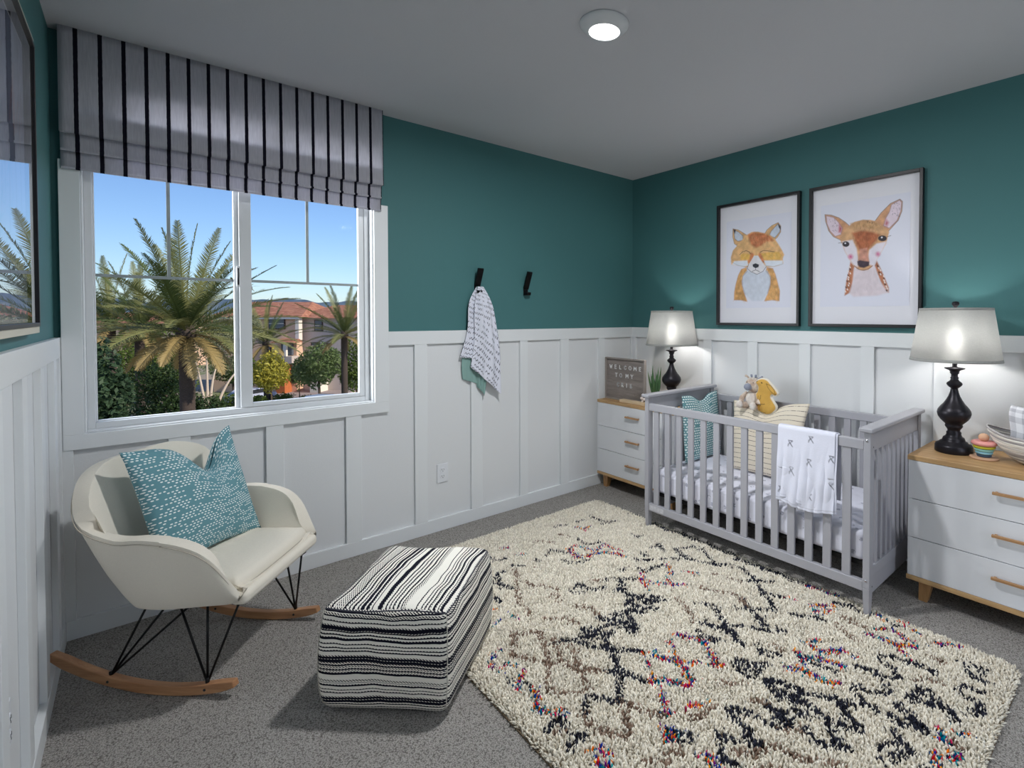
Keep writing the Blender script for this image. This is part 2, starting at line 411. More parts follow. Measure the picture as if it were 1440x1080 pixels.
# ------------------------------------------------------------------ painting canvas (flat artwork / dyed fabric)
class Canvas:
    lift = 0.0
    def __init__(s, w, h, nx, ny, base):
        s.w, s.h, s.nx, s.ny = w, h, nx, ny
        s.X, s.Y = np.meshgrid(np.linspace(0, w, nx), np.linspace(0, h, ny))
        s.C = np.ones((ny, nx, 3))*np.array(lin(base))
        k = RNG.random((max(2, ny//8)+2, max(2, nx//8)+2))
        yy = np.linspace(0, k.shape[0]-1.001, ny); xx = np.linspace(0, k.shape[1]-1.001, nx)
        yi, xi = yy.astype(int), xx.astype(int); fy, fx = (yy-yi)[:, None], (xx-xi)[None, :]
        s.N = (k[yi][:, xi]*(1-fy)*(1-fx)+k[yi+1][:, xi]*fy*(1-fx)+k[yi][:, xi+1]*(1-fy)*fx+k[yi+1][:, xi+1]*fy*fx)-0.5
        s.N = s.N+0.5*(RNG.random((ny, nx))-0.5)
    def dist(s, pts, closed=False):
        D = np.full(s.X.shape, 1e9); n = len(pts)
        for i in range(n if closed else n-1):
            a, b = pts[i], pts[(i+1) % n]; dx, dy = b[0]-a[0], b[1]-a[1]; L = dx*dx+dy*dy+1e-12
            t = np.clip(((s.X-a[0])*dx+(s.Y-a[1])*dy)/L, 0, 1)
            D = np.minimum(D, np.hypot(s.X-a[0]-t*dx, s.Y-a[1]-t*dy))
        return D
    def inside(s, pts):
        I = np.zeros(s.X.shape, bool); n = len(pts)
        for i in range(n):
            (x1, y1), (x2, y2) = pts[i], pts[(i+1) % n]
            if y1 == y2: continue
            c = ((y1 > s.Y) != (y2 > s.Y)) & (s.X < (x2-x1)*(s.Y-y1)/(y2-y1)+x1)
            I ^= c
        return I
    def blend(s, A, rgb, noise=0.0):
        c = np.array(lin(rgb)); c = c*(1-s.lift)+s.lift*.85; c = c*np.clip(1+noise*s.N[..., None]*1.3, 0.4, 1.6); A = np.clip(A, 0, 1)[..., None]
        s.C = s.C*(1-A)+c*A
    def poly(s, pts, rgb, soft=0.004, noise=0.3, alpha=1.0):
        d = s.dist(pts, True); sd = np.where(s.inside(pts), d, -d)
        s.blend(alpha*(sd/soft+0.5), rgb, noise)
    def fur(s, pts, n, cols, L, ang, seed=1, wd=.0007, alpha=.6):
        rr = random.Random(seed); I = s.inside(pts); ys, xs = np.nonzero(I)
        if not len(ys): return
        for k in range(n):
            q = rr.randrange(len(ys)); x, y = s.X[ys[q], xs[q]], s.Y[ys[q], xs[q]]; a = ang+rr.uniform(-.45, .45); l = L*rr.uniform(.6, 1.4)
            s.line([(x, y), (x+l*math.cos(a), y+l*math.sin(a))], cols[k % len(cols)], wd*rr.uniform(.6, 1.5), .0016, alpha=alpha*rr.uniform(.5, 1))
    def line(s, pts, rgb, wd, soft=0.0015, noise=0, alpha=1.0, closed=False):
        s.blend(alpha*((wd-s.dist(pts, closed))/soft+0.5), rgb, noise)
    def cols(s): return np.clip(s.C, 0, 1).reshape(-1, 3)

def pt_dist(P, pts):
    D = np.full(len(P), 1e9)
    for a, b in zip(pts, pts[1:]):
        dx, dy = b[0]-a[0], b[1]-a[1]; L = dx*dx+dy*dy+1e-12
        t = np.clip(((P[:, 0]-a[0])*dx+(P[:, 1]-a[1])*dy)/L, 0, 1)
        D = np.minimum(D, np.hypot(P[:, 0]-a[0]-t*dx, P[:, 1]-a[1]-t*dy))
    return D
def smooth_line(pts, k=6, closed=False):
    P = [Vector(p) for p in pts]; n = len(P); out = []
    rng = range(n if closed else n-1)
    for i in rng:
        p0 = P[(i-1) % n] if closed or i > 0 else P[0]; p1 = P[i]; p2 = P[(i+1) % n]; p3 = P[(i+2) % n] if closed or i+2 < n else P[-1]
        for j in range(k):
            t = j/k
            out.append(0.5*((2*p1)+(p2-p0)*t+(2*p0-5*p1+4*p2-p3)*t*t+(3*p1-p0-3*p2+p3)*t*t*t))
    if not closed: out.append(P[-1])
    return out
# ================================================================== ROOM SHELL
W, H = 3.245, 2.44
RAIL_B, RAIL_T, BASE = 1.1436, 1.2228, 0.078
BT = 0.018      # board thickness
OX0, OX1, OZ0, OZ1 = -3.165, -2.043, 0.829, 2.25    # window opening
YB = -4.4
def struct(o): o['kind'] = 'structure'; return o
struct(MB().box(-W-.15, .15, YB-.15, .15, -.12, 0).obj('floor', M_CARPET))
struct(MB().box(-W-.15, .15, YB-.15, .15, H, H+.12).obj('ceiling', M_CEIL))
b = MB()
b.box(-W-.15, OX0, 0, .15, 0, H).box(OX1, .15, 0, .15, 0, H).box(OX0, OX1, 0, .15, 0, OZ0).box(OX0, OX1, 0, .15, OZ1, H)
struct(b.obj('wall_back', M_WALL))
struct(MB().box(0, .15, YB-.15, 0, 0, H).obj('wall_right', M_WALL))
struct(MB().box(-W-.15, -W, YB-.15, 0, 0, H).obj('wall_left', M_WALL))
b = MB(); DX0, DX1 = -1.8, -0.9
b.box(-W, DX0, YB-.15, YB, 0, H).box(DX1, 0, YB-.15, YB, 0, H).box(DX0, DX1, YB-.15, YB, 2.05, H)
struct(b.obj('wall_front', M_WALL))
# window wall boards
b = MB()
b.box(OX1+.074, -.0, -BT, 0, RAIL_B, RAIL_T).box(-W, OX0-.06, -BT, 0, RAIL_B, RAIL_T)
for x0, x1 in ((-1.822, -1.747), (-1.464, -1.387), (-1.102, -1.04), (-.757, -.682), (-.389, -.327), (-.03, 0)):
    b.box(x0, x1, -BT, 0, BASE, RAIL_B)
for x0, x1 in ((-W, -3.197), (-2.91, -2.835), (-2.551, -2.477), (-2.193, -2.116)):
    b.box(x0, x1, -BT, 0, BASE, .768)
b.box(-W, OX0-.06, -BT, 0, .768, RAIL_B)
tag(struct(b.obj('trim_1', M_BOARD, bevel=.0015)), 'white board and batten trim below the window and along the window wall')
b = MB()   # casing round the window
b.box(OX0-.06, OX0, -BT-.003, 0, .829, 1.93).box(OX1, OX1+.074, -BT-.003, 0, .829, 1.93).box(OX0-.06, OX1+.074, -BT-.003, 0, .768, .829)
tag(struct(b.obj('trim_2', M_BOARD, bevel=.0015)), 'white flat casing around the window')
b = MB()
b.box(-BT, 0, YB, -BT, RAIL_B, RAIL_T).box(-BT, 0, -.055, -BT, BASE, RAIL_B)
y = -.37
for c in (-.408, -.78, -1.149, -1.516, -1.888, -2.255, -2.625, -2.995, -3.365, -3.735, -4.1): b.box(-BT, 0, c-.036, c+.036, BASE, RAIL_B)
tag(struct(b.obj('trim_3', M_BOARD, bevel=.0015)), 'white board and batten trim on the wall behind the crib')
b = MB()
b.box(-W, -W+BT, YB, -BT, RAIL_B, RAIL_T).box(-W, -W+BT, -.05, -BT, BASE, RAIL_B)
for k in range(11):
    c = -.20-.36*k; b.box(-W, -W+BT, c-.038, c+.038, BASE, RAIL_B)
tag(struct(b.obj('trim_4', M_BOARD, bevel=.0015)), 'white board and batten trim on the left wall')
struct(MB().box(-W, 0, -BT-.002, 0, 0, BASE).obj('baseboard_back', M_BOARD, bevel=.0015))
struct(MB().box(-BT-.002, 0, YB, -BT-.002, 0, BASE).obj('baseboard_right', M_BOARD, bevel=.0015))
struct(MB().box(-W, -W+BT+.002, YB, -BT-.002, 0, BASE).obj('baseboard_left', M_BOARD, bevel=.0015))

# window_1 : vinyl slider
win = empty('window_1', (OX0, 0, OZ0)); tag(win, 'two-pane white vinyl slider window looking out on palms', kind='structure')
def wobj(mb, name, mat, parent=win, bev=.002, label=None, **kw):
    # builders use world coordinates; shift into window space
    bmesh.ops.translate(mb.b, verts=mb.b.verts, vec=-Vector(win.location)); o = mb.obj(name, mat, parent, bevel=bev, **kw)
    if label: o['label'] = label
    return o
jm = MB(); j = .006
jm.box(OX0, OX0+j, 0, .15, OZ0, OZ1).box(OX1-j, OX1, 0, .15, OZ0, OZ1).box(OX0+j, OX1-j, 0, .15, OZ0, OZ0+j).box(OX0+j, OX1-j, 0, .15, OZ1-j, OZ1)
wobj(jm, 'jamb_lining', M_BOARD)
f = MB()
f.box(OX0+j, OX0+.03, .045, .12, OZ0+j, OZ1-j).box(OX1-.032, OX1-j, .045, .12, OZ0+j, OZ1-j)
f.box(OX0+.03, OX1-.032, .045, .12, OZ0+j, OZ0+.032).box(OX0+.03, OX1-.032, .045, .12, OZ1-.035, OZ1-j)
wobj(f, 'window_frame', M_VINYL)
def sash(x0, x1, y, z0, fl, fr, nm):
    s = MB(); zt = OZ1-.05; t = .014
    s.box(x0, x0+fl, y-t, y+t, z0, zt).box(x1-fr, x1, y-t, y+t, z0, zt).box(x0+fl, x1-fr, y-t, y+t, z0, z0+.02).box(x0+fl, x1-fr, y-t, y+t, zt-.03, zt)
    o = wobj(s, 'sash', M_VINYL)
    def sub(mb, n, m, bev=0):
        bmesh.ops.translate(mb.b, verts=mb.b.verts, vec=-Vector(win.location)); q = mb.obj(n, m, o, bevel=bev); return q
    sub(MB().box(x0+fl-.004, x1-fr+.004, y-.002, y+.002, z0+.016, zt-.02), 'pane', M_GLASS)
    xm = (x0+fl+x1-fr)/2
    g = MB().box(xm-.0065, xm+.0065, y+.004, y+.009, 1.489, zt-.025).box(x0+fl, x1-fr, y+.004, y+.009, 1.476, 1.489)
    sub(g, 'muntin', M_MUNTIN)
sash(-3.136, -2.635, .088, .845, .006, .024, 'l')
sash(-2.640, -2.070, .066, .862, .048, .033, 'r')
lt = MB().box(-2.652, -2.640, .040, .054, 1.45, 1.55)
bmesh.ops.translate(lt.b, verts=lt.b.verts, vec=-Vector(win.location)); lt.obj('latch', M_VINYL, win, bevel=.003)
lk = MB().tube([(-2.646, .038, 1.46), (-2.646, .034, 1.50), (-2.646, .038, 1.54)], .004, 6)
bmesh.ops.translate(lk.b, verts=lk.b.verts, vec=-Vector(win.location)); lk.obj('latch_lever', M_SLOT, win, smooth=True)

# ------------------------------------------------------------------ roman blind
bl = empty('roman_blind', (-3.168-.5*.0684, -.07, 2.44), 0, 'striped grey linen roman blind with navy stripes hung over the window top', 'blind')
bx0, bx1 = -3.216-bl.location.x, -2.008-bl.location.x
def blind_layer(name, z0, z1, y0, y1):   # tapered hanging sheet
    def fn(u, v):
        x = bx0+(bx1-bx0)*u
        return (x, y0+(y1-y0)*(1-v)+.0015*math.sin(x*9)*(1-v)-.0, z0+(z1-z0)*v)
    V, F, UV = grid(fn, 60, 14); return raw(name, V, F, M_BLIND, bl, True, solid=.0015)
blind_layer('front_sheet', 2.027-2.44, -.001, .004, -.004)
blind_layer('fold', 1.960-2.44, 2.115-2.44, .022, .034)
blind_layer('fold', 1.893-2.44, 2.105-2.44, .034, .044)
blind_layer('fold', 1.905-2.44, 2.095-2.44, .046, .050)
MB().box(bx0+.004, bx1-.004, .012, .068, -.045, -.001).obj('head_rail', M_BOARD, bl)
for z in (2.027, 1.960, 1.893):
    MB().box(bx0+.002, bx1-.002, (2.03-z)*.22+.003, (2.03-z)*.22+.010, z-2.44-.0005, z-2.44+.008).obj('hem', M_BLIND, bl)

# ------------------------------------------------------------------ ceiling fixture
def ceiling_light(x, y, label):
    t = empty('ceiling_light', (x, y, 2.44), 0, label, 'ceiling light', None)
    MB().lathe([(.092, 0), (.095, -.003), (.094, -.008), (.088, -.015), (.076, -.026), (.064, -.034), (.060, -.034)], n=64, cap=False).obj('trim_ring', M_VINYL, t, True)
    MB().lathe([(.060, -.032), (.042, -.0355), (.0001, -.037)], n=48, cap=False).obj('diffuser', M_DIFFUSER, t, True, weld=True)
    return t
ceiling_light(*CEIL_XY, 'round white flush ceiling light glowing over the rug')

# ------------------------------------------------------------------ outlets
def outlet(loc, rz, label):
    t = empty('wall_outlet', loc, rz, label, 'outlet')
    MB().box(-.035, .035, -.006, 0, -.057, .057).obj('plate', M_PLASTIC, t, bevel=.002)
    for dz in (.020, -.020):
        r = MB().prism([(.017*math.cos(a), .0145*math.sin(a)) for a in [2*math.pi*k/16 for k in range(16)]], 0, .003, Matrix.Translation((0, -.006, dz)) @ Matrix.Rotation(R(90), 4, 'X')).obj('socket', M_PLASTIC, t)
        s = MB().box(-.007, -.005, -.0096, -.0088, dz-.001, dz+.007).box(.005, .007, -.0096, -.0088, dz-.001, dz+.007)
        s.box(-.002, .002, -.0096, -.0088, dz-.009, dz-.005).obj('slots', M_SLOT, r)
    return t
outlet((-1.650, -.0002, .348), 0, 'white double wall outlet low on the white panel under the hanging towel')
outlet((-W+.0002, -1.155, .332), R(90), 'white double wall outlet at the left edge, low on the left wall')

# ------------------------------------------------------------------ hooks and towel
def hook(x, label):
    t = empty('wall_hook', (x, 0, 1.485), 0, label, 'hook', 'black coat hooks on the teal wall')
    b = MB()
    prof = [(0, -.026), (-.006, -.028), (-.040, -.026), (-.048, -.010), (-.042, -.009), (-.036, -.018), (-.008, -.017), (-.007, .018), (-.066, .126), (-.072, .124), (-.012, .012), (0, .012)]
    # backplate and arms as extruded profiles (y,z) -> width x
    def ext(pr, wd):
        a = [b.b.verts.new((-wd/2, y, z)) for y, z in pr]; c = [b.b.verts.new((wd/2, y, z)) for y, z in pr]
        b.b.faces.new(a[::-1]); b.b.faces.new(c)
        for i in range(len(pr)): b.b.faces.new((a[i], a[(i+1) % len(pr)], c[(i+1) % len(pr)], c[i]))
    ext([(0, -.030), (-.006, -.030), (-.006, .030), (0, .030)], .034)
    b.obj('back_plate', M_BLACK, t, bevel=.001); b = MB()
    ext([(-.006, .010), (-.012, .012), (-.064, .126), (-.052, .132), (-.006, .030)], .038)
    b.obj('upper_arm', M_BLACK, t, bevel=.001); b = MB()
    ext([(-.006, -.030), (-.040, -.030), (-.046, -.010), (-.038, -.008), (-.033, -.022), (-.006, -.020)], .036)
    b.obj('lower_arm', M_BLACK, t, bevel=.001)
    return t
hook(-1.415, 'black angled wall hook with the baby towel hanging from it')
hook(-1.048, 'empty black angled wall hook on the teal wall, nearer the corner')

# towel : layered hanging cloth
tw = empty('baby_towel', (-1.40, -.045, 1.48), 0, 'white hooded baby towel with dark script rows and teal lining, hanging from a hook', 'towel')
def towel_sheet(name, left, right, y0, mat, amp, cols=None, nfold=3.2, ph=0.0, script=False):
    L = smooth_line([Vector((*p, 0)) for p in left], 8); Rr = smooth_line([Vector((*p, 0)) for p in right], 8)
    nv, nu = 90, 60
    def samp(P, v):
        t = v*(len(P)-1); i = min(int(t), len(P)-2); return P[i].lerp(P[i+1], t-i)
    def fn(u, v):
        a, c = samp(L, v), samp(Rr, v); p = a.lerp(c, u)
        k = min(1, v*3)
        y = y0-.018*k-amp*k*(math.sin(u*nfold*2*math.pi+ph+v*1.3)*.5+.5)-.012*math.sin(math.pi*u)*k-.012*(1-k)
        return (p.x+1.40, y+.045, p.y-1.48)
    V, F, UV = grid(fn, nu, nv)
    C = None
    if script:
        cv = Canvas(.26, .60, nu+1, nv+1, (226, 228, 238))
        C = cv.cols()
    return raw(name, V, F, mat, tw, True, uvs=UV, solid=.002)
def script_mat():
    n = NT('towel_script_print'); uv = n.sep(n.coord('UV'))
    v = n.math('ADD', n.math('MULTIPLY', uv[1], 17.0), n.math('MULTIPLY', uv[0], -1.6))
    row = n.math('FLOOR', v); fr = n.math('SUBTRACT', n.math('FRACT', v), 0.5)
    x = n.math('ADD', uv[0], n.math('MULTIPLY', row, 0.37))
    sq = n.math('MULTIPLY', n.math('SINE', n.math('MULTIPLY', x, 95.0)), n.math('MULTIPLY', n.noise(n.new('ShaderNodeCombineXYZ', {0: x, 1: row}).outputs[0], 9, 1), 0.34))
    d = n.math('ABSOLUTE', n.math('SUBTRACT', fr, sq))
    gap = n.math('GREATER_THAN', n.noise(n.new('ShaderNodeCombineXYZ', {0: n.math('MULTIPLY', x, 1.0), 1: n.math('MULTIPLY', row, 3.3)}).outputs[0], 7, 0), 0.43)
    f = n.math('MULTIPLY', n.math('LESS_THAN', d, 0.085), gap)
    n.col(n.mix(f, lin((224, 226, 238)), lin((44, 46, 66)))); n.set(Roughness=0.95); n.bump(n.noise(n.coord('UV'), 120, 3), 0.3, 0.002); return n.m
M_SCRIPT = script_mat()
M_TLINING = plain('teal_towel_lining', (138, 172, 166), 0.95, bump=0.4, bscale=400)
apex = (-1.425, 1.50); apex2 = (-1.385, 1.50)
towel_sheet('lining', [apex, (-1.48, 1.25), (-1.525, 1.03), (-1.52, .915)], [apex2, (-1.36, 1.25), (-1.345, 1.0), (-1.37, .86)], .010, M_TLINING, .006, ph=1)
towel_sheet('back_layer', [apex, (-1.485, 1.395), (-1.498, 1.22), (-1.548, 1.055)], [apex2, (-1.33, 1.37), (-1.283, 1.21), (-1.258, 1.02)], -.004, M_SCRIPT, .012, ph=.6)
towel_sheet('front_layer', [apex, (-1.455, 1.36), (-1.455, 1.18), (-1.480, .99)], [apex2, (-1.325, 1.37), (-1.283, 1.10), (-1.270, .80)], -.022, M_SCRIPT, .014, ph=2.4, nfold=2.6)
towel_sheet('lining', [apex, (-1.43, 1.25), (-1.44, 1.03), (-1.43, .86)], [apex2, (-1.36, 1.25), (-1.35, 1.0), (-1.375, .80)], -.006, M_TLINING, .010, ph=2)
# ================================================================== PICTURES
def picture(name, loc, rz, w, h, fw, depth, label, frame_mat, glass_mat, art=None, mat_in=.075, base=(222, 224, 238)):
    t = empty(name, loc, rz, label, 'picture')
    b = MB()
    for x0, x1, z0, z1 in ((-w/2, -w/2+fw, -h/2, h/2), (w/2-fw, w/2, -h/2, h/2), (-w/2+fw, w/2-fw, -h/2, -h/2+fw), (-w/2+fw, w/2-fw, h/2-fw, h/2)):
        b.box(x0, x1, -depth, 0, z0, z1)
    b.obj('frame', frame_mat, t, bevel=.0015)
    MB().box(-w/2+fw, w/2-fw, -.006, -.002, -h/2+fw, h/2-fw).obj('mat_board', M_PAPER, t)
    if art:
        x0, x1, z0, z1 = art['box']; nx, ny = art['n']
        cv = Canvas(x1-x0, z1-z0, nx, ny, base); cv.lift = .03; art['paint'](cv, x0, z0)
        V, F, UV = grid(lambda u, v: (x0+(x1-x0)*u, -.0075, z0+(z1-z0)*v), nx-1, ny-1)
        raw('print', V, F, M_ART, t, cols=cv.cols())
    MB().box(-w/2+fw-.001, w/2-fw+.001, -depth+.005, -depth+.007, -h/2+fw-.001, h/2-fw+.001).obj('glass', glass_mat, t)
    return t
M_ART = vcol('watercolour_print', 0.8)
def tracer(sc, ox, oy, yc, zc, x0, z0):
    def T(pts):
        out = []
        for x, y in pts:
            p = on(ox+x/sc, oy+y/sc, 0, -.0075); out.append((-(p.y-yc)-x0, p.z-zc-z0))
        return out
    return T
def paint_fox(cv, x0, z0):
    T = tracer(7.2, 1005, 290, -1.174, 1.670, x0, z0); OR = (214, 148, 96)
    body_l = T([(320,620),(270,640),(240,700),(215,790),(200,870),(197,950),(260,950),(330,965),(290,850),(275,760),(290,700),(330,650)])
    body_r = T([(530,620),(590,630),(615,690),(640,780),(660,860),(655,960),(580,950),(505,960),(540,880),(565,780),(560,700),(520,650)])
    for q in (body_l, body_r): cv.poly(q, (212, 160, 96), .008, .5); cv.line(q, (170, 100, 60), .0012, .004, alpha=.6, closed=True)
    cv.poly(T([(330,650),(440,690),(530,650),(565,720),(560,800),(530,890),(480,960),(380,960),(310,890),(280,800),(285,710)]), (205, 212, 226), .012, .12)
    cv.line(T([(330,660),(285,710),(280,800),(310,890)]), (110, 110, 130), .002, .008, alpha=.6); cv.line(T([(520,655),(565,720),(560,800),(535,880)]), (110, 110, 130), .002, .008, alpha=.6)
    le = T([(185,228),(240,240),(290,270),(330,295),(300,350),(235,405),(200,380),(183,310)]); re = T([(500,290),(530,240),(580,195),(645,165),(670,200),(670,260),(640,310),(605,345),(550,310)])
    for q in (le, re): cv.poly(q, (216, 172, 120), .005, .3); cv.line(q, (70, 60, 62), .0012, .003, closed=True, alpha=.8)
    for q in ([(195,240),(245,262),(285,300),(290,345),(235,355),(205,330)], [(550,300),(575,250),(640,180),(665,215),(660,260),(610,320)]):
        cv.poly(T(q), (198, 208, 224), .005, .2); cv.line(T(q), (60, 60, 76), .002, .006, closed=True, alpha=.7)
    cv.poly(T([(188,232),(215,240),(205,280)]), (40, 40, 54), .004); cv.poly(T([(640,170),(668,205),(668,240),(650,215)]), (40, 40, 54), .004)
    head = T([(330,290),(375,262),(440,258),(500,275),(560,290),(610,330),(650,390),(680,440),(705,490),(690,530),(695,580),(650,600),(580,615),(520,620),(430,660),(340,625),(290,610),(170,590),(165,520),(185,450),(215,415),(260,360),(300,320)])
    cv.poly(head, (224, 178, 122), .007, .3)
    cv.poly(T([(335,290),(400,262),(500,275),(560,300),(600,350),(520,360),(470,400),(420,420),(370,390),(350,330)]), (198, 118, 72), .016, .5)
    cv.poly(T([(365,470),(395,480),(400,560),(355,590),(335,560)]), (200, 124, 78), .008, .4); cv.poly(T([(450,470),(480,480),(510,560),(480,590),(440,520)]), (200, 124, 78), .008, .4)
    cv.poly(T([(265,490),(310,475),(360,490),(350,540),(260,545)]), (222, 176, 84), .01, .3); cv.poly(T([(470,480),(560,465),(650,460),(680,500),(660,540),(500,545)]), (224, 178, 88), .01, .3)
    cv.poly(T([(175,590),(200,555),(330,550),(340,600),(290,612)]), (222, 228, 240), .008, .1); cv.poly(T([(500,550),(690,550),(690,588),(590,612),(520,605)]), (222, 228, 240), .008, .1)
    cv.line(T([(165,560),(240,600),(330,615)]), (110, 130, 150), .0012, .006, alpha=.6); cv.line(T([(510,600),(600,610),(690,585)]), (110, 130, 150), .0012, .006, alpha=.6)
    cv.poly(T([(400,500),(440,500),(480,560),(522,612),(500,650),(430,690),(370,665),(330,630),(345,590),(370,550)]), (224, 222, 228), .006, .1)
    cv.line(T([(345,590),(330,630),(370,665),(430,690),(490,660),(522,612)]), (70, 74, 90), .0015, .004)
    cv.poly(T([(385,590),(415,578),(450,592),(445,615),(415,628),(388,612)]), (30, 36, 50), .004); cv.line(T([(415,625),(415,645),(380,660)]), (40, 44, 56), .0015, .003); cv.line(T([(415,645),(455,662)]), (40, 44, 56), .0015, .003)
    cv.line(T([(255,490),(285,460),(320,450),(350,462),(362,482)]), (66, 44, 38), .0018, .003); cv.line(T([(462,466),(490,450),(540,452),(605,462)]), (66, 44, 38), .0018, .003)
    BR = [(150, 84, 50), (236, 190, 140), (176, 104, 62)]
    cv.fur(T([(335,290),(400,262),(500,275),(600,350),(470,400),(350,350)]), 90, BR, .022, -1.5, 2)
    cv.fur(body_l, 70, [(150, 96, 50), (240, 200, 140), (190, 130, 70)], .018, -1.8, 3); cv.fur(body_r, 80, [(150, 96, 50), (240, 200, 140), (190, 130, 70)], .018, -1.3, 4)
    cv.fur(T([(215,415),(330,420),(360,470),(260,540),(170,520)]), 50, [(196, 130, 80), (244, 210, 160)], .016, -2.6, 5); cv.fur(T([(470,420),(640,400),(700,490),(640,545),(480,540)]), 60, [(196, 130, 80), (244, 210, 160)], .016, -.5, 6)
    cv.fur(T([(300,680),(560,680),(555,860),(320,880)]), 70, [(150, 154, 172), (236, 238, 246)], .012, -1.57, 7, alpha=.4)
    for k in range(26):
        x = 340+k*7; cv.line(T([(x, 300+(k*37 % 40)), (x+6, 330+(k*37 % 40))]), (150, 84, 50), .0006, .002, alpha=.6)
def paint_deer(cv, x0, z0):
    T = tracer(6.754, 1150, 270, -1.8525, 1.670, x0, z0)
    for q in ([(310,665),(350,700),(340,800),(320,950),(255,985),(270,850),(295,750)], [(560,650),(590,710),(640,820),(675,910),(675,955),(640,950),(600,860),(560,760),(540,700)]):
        cv.poly(T(q), (178, 112, 78), .008, .5)
    cv.poly(T([(345,730),(540,710),(590,850),(672,955),(560,985),(340,995),(300,960),(335,850)]), (218, 206, 214), .014, .14)
    rr = random.Random(3)
    for k in range(26):
        t = k/25; side = k % 2
        x = (305-30*t if side else 575+85*t)+rr.uniform(-16, 16); y = 700+240*t
        cv.line(T([(x, y), (x+6, y+10)]), (236, 226, 222) if k % 3 else (60, 36, 34), .0028, .002)
    le = T([(68,215),(130,220),(200,245),(260,285),(300,320),(280,380),(225,460),(150,425),(105,370),(75,280)]); re = T([(545,275),(600,200),(690,110),(780,68),(805,90),(800,180),(765,270),(710,330),(665,380),(610,330)])
    for q in (le, re): cv.poly(q, (204, 152, 112), .006, .35)
    for q in ([(80,226),(150,240),(200,290),(235,345),(220,405),(165,422),(118,372),(88,300)], [(625,320),(645,250),(680,190),(700,120),(780,75),(797,100),(790,180),(755,270),(680,345)]):
        cv.poly(T(q), (222, 206, 220), .008, .1); cv.line(T(q), (120, 72, 66), .0012, .004, closed=True, alpha=.8)
    cv.poly(T([(200,290),(235,345),(222,390),(195,385)]), (178, 84, 96), .010, .3, .7); cv.poly(T([(630,310),(650,250),(680,290),(660,335)]), (178, 84, 96), .010, .3, .6)
    for k in range(26):
        x, y = rr.uniform(110, 190), rr.uniform(255, 370); cv.line(T([(x, y), (x+4, y+5)]), (120, 96, 116), .0011, .001, alpha=.7)
        x, y = rr.uniform(705, 780), rr.uniform(100, 230); cv.line(T([(x, y), (x+4, y+5)]), (90, 76, 100), .0011, .001, alpha=.7)
    for q in (le, re): cv.line(q, (60, 36, 36), .0013, .003, closed=True, alpha=.85)
    cv.poly(T([(300,320),(350,285),(430,265),(500,265),(560,280),(620,330),(680,380),(665,430),(650,490),(610,560),(570,630),(530,700),(480,740),(420,748),(370,730),(330,690),(290,620),(255,560),(235,500),(215,460),(220,420),(260,360)]), (206, 160, 116), .006, .3)
    cv.poly(T([(235,470),(330,455),(370,540),(385,640),(380,712),(340,692),(290,620),(255,560)]), (224, 218, 228), .010, .08)
    cv.poly(T([(490,550),(560,490),(655,470),(612,560),(572,630),(532,702),(490,690),(480,610)]), (224, 218, 230), .010, .08)
    cv.poly(T([(325,390),(420,365),(520,380),(590,405),(560,460),(500,520),(470,560),(430,590),(400,560),(370,510),(350,440)]), (172, 94, 52), .016, .5)
    cv.poly(T([(400,540),(470,530),(485,640),(490,670),(380,665),(392,600)]), (196, 140, 120), .010, .5)
    cv.poly(T([(310,300),(430,268),(550,285),(600,340),(520,350),(420,330),(340,350)]), (190, 146, 100), .014, .4)
    cv.poly(T([(375,660),(400,648),(440,655),(490,662),(487,700),(440,720),(400,714),(380,692)]), (58, 40, 56), .006, .4)
    cv.fur(T([(325,390),(420,365),(590,405),(500,520),(430,590),(370,510)]), 90, [(120, 60, 34), (206, 140, 92), (150, 80, 44)], .016, -1.5, 8)
    cv.fur(T([(310,320),(430,268),(550,285),(620,340),(520,360),(340,370)]), 70, [(150, 108, 70), (232, 198, 150), (110, 70, 44)], .014, -1.5, 9)
    cv.fur(T([(340,740),(540,720),(600,860),(640,950),(330,960)]), 60, [(196, 168, 178), (240, 232, 240)], .02, -1.6, 10, alpha=.4)
    cv.fur(T([(460,265),(540,280),(520,300),(465,290)]), 24, [(40, 28, 26)], .006, -1.2, 11, .001)
    cv.line(T([(345,700),(390,735),(440,745),(490,725),(520,700)]), (90, 60, 72), .0014, .003)
    for cx, cy, rx, ry in ((268, 495, 33, 27), (615, 440, 42, 28)):
        cv.poly(T([(cx+rx*math.cos(a), cy+ry*math.sin(a)) for a in [k*math.pi/7 for k in range(14)]]), (34, 28, 40), .004)
        cv.poly(T([(cx-6+9*math.cos(a), cy-8+8*math.sin(a)) for a in [k*math.pi/4 for k in range(8)]]), (230, 230, 240), .002)
        sx = -1 if cx < 400 else 1; cv.line(T([(cx+sx*rx, cy-14), (cx+sx*(rx+38), cy-26 if sx > 0 else cy-10)]), (40, 30, 38), .0012, .002)
    for cx, cy, r in ((572, 590, 24), (312, 615, 26)):
        cv.poly(T([(cx+r*math.cos(a), cy+r*math.sin(a)) for a in [k*math.pi/6 for k in range(12)]]), (200, 90, 140), .012, .2, .65)
PW, PH = .618, .836
picture('fox_picture', (-.001, -1.174, 1.670), R(-90), PW, PH, .017, .030, 'black framed watercolour of a smiling orange fox, left of the deer picture', M_FRAME, M_PICGLASS2,
        dict(box=(-.24, .245, -.30, .30), n=(230, 285), paint=paint_fox))
picture('deer_picture', (-.001, -1.8525, 1.670), R(-90), PW, PH, .017, .030, 'black framed watercolour of a young spotted deer with tall ears', M_FRAME, M_PICGLASS2,
        dict(box=(-.245, .245, -.30, .305), n=(240, 295), paint=paint_deer))
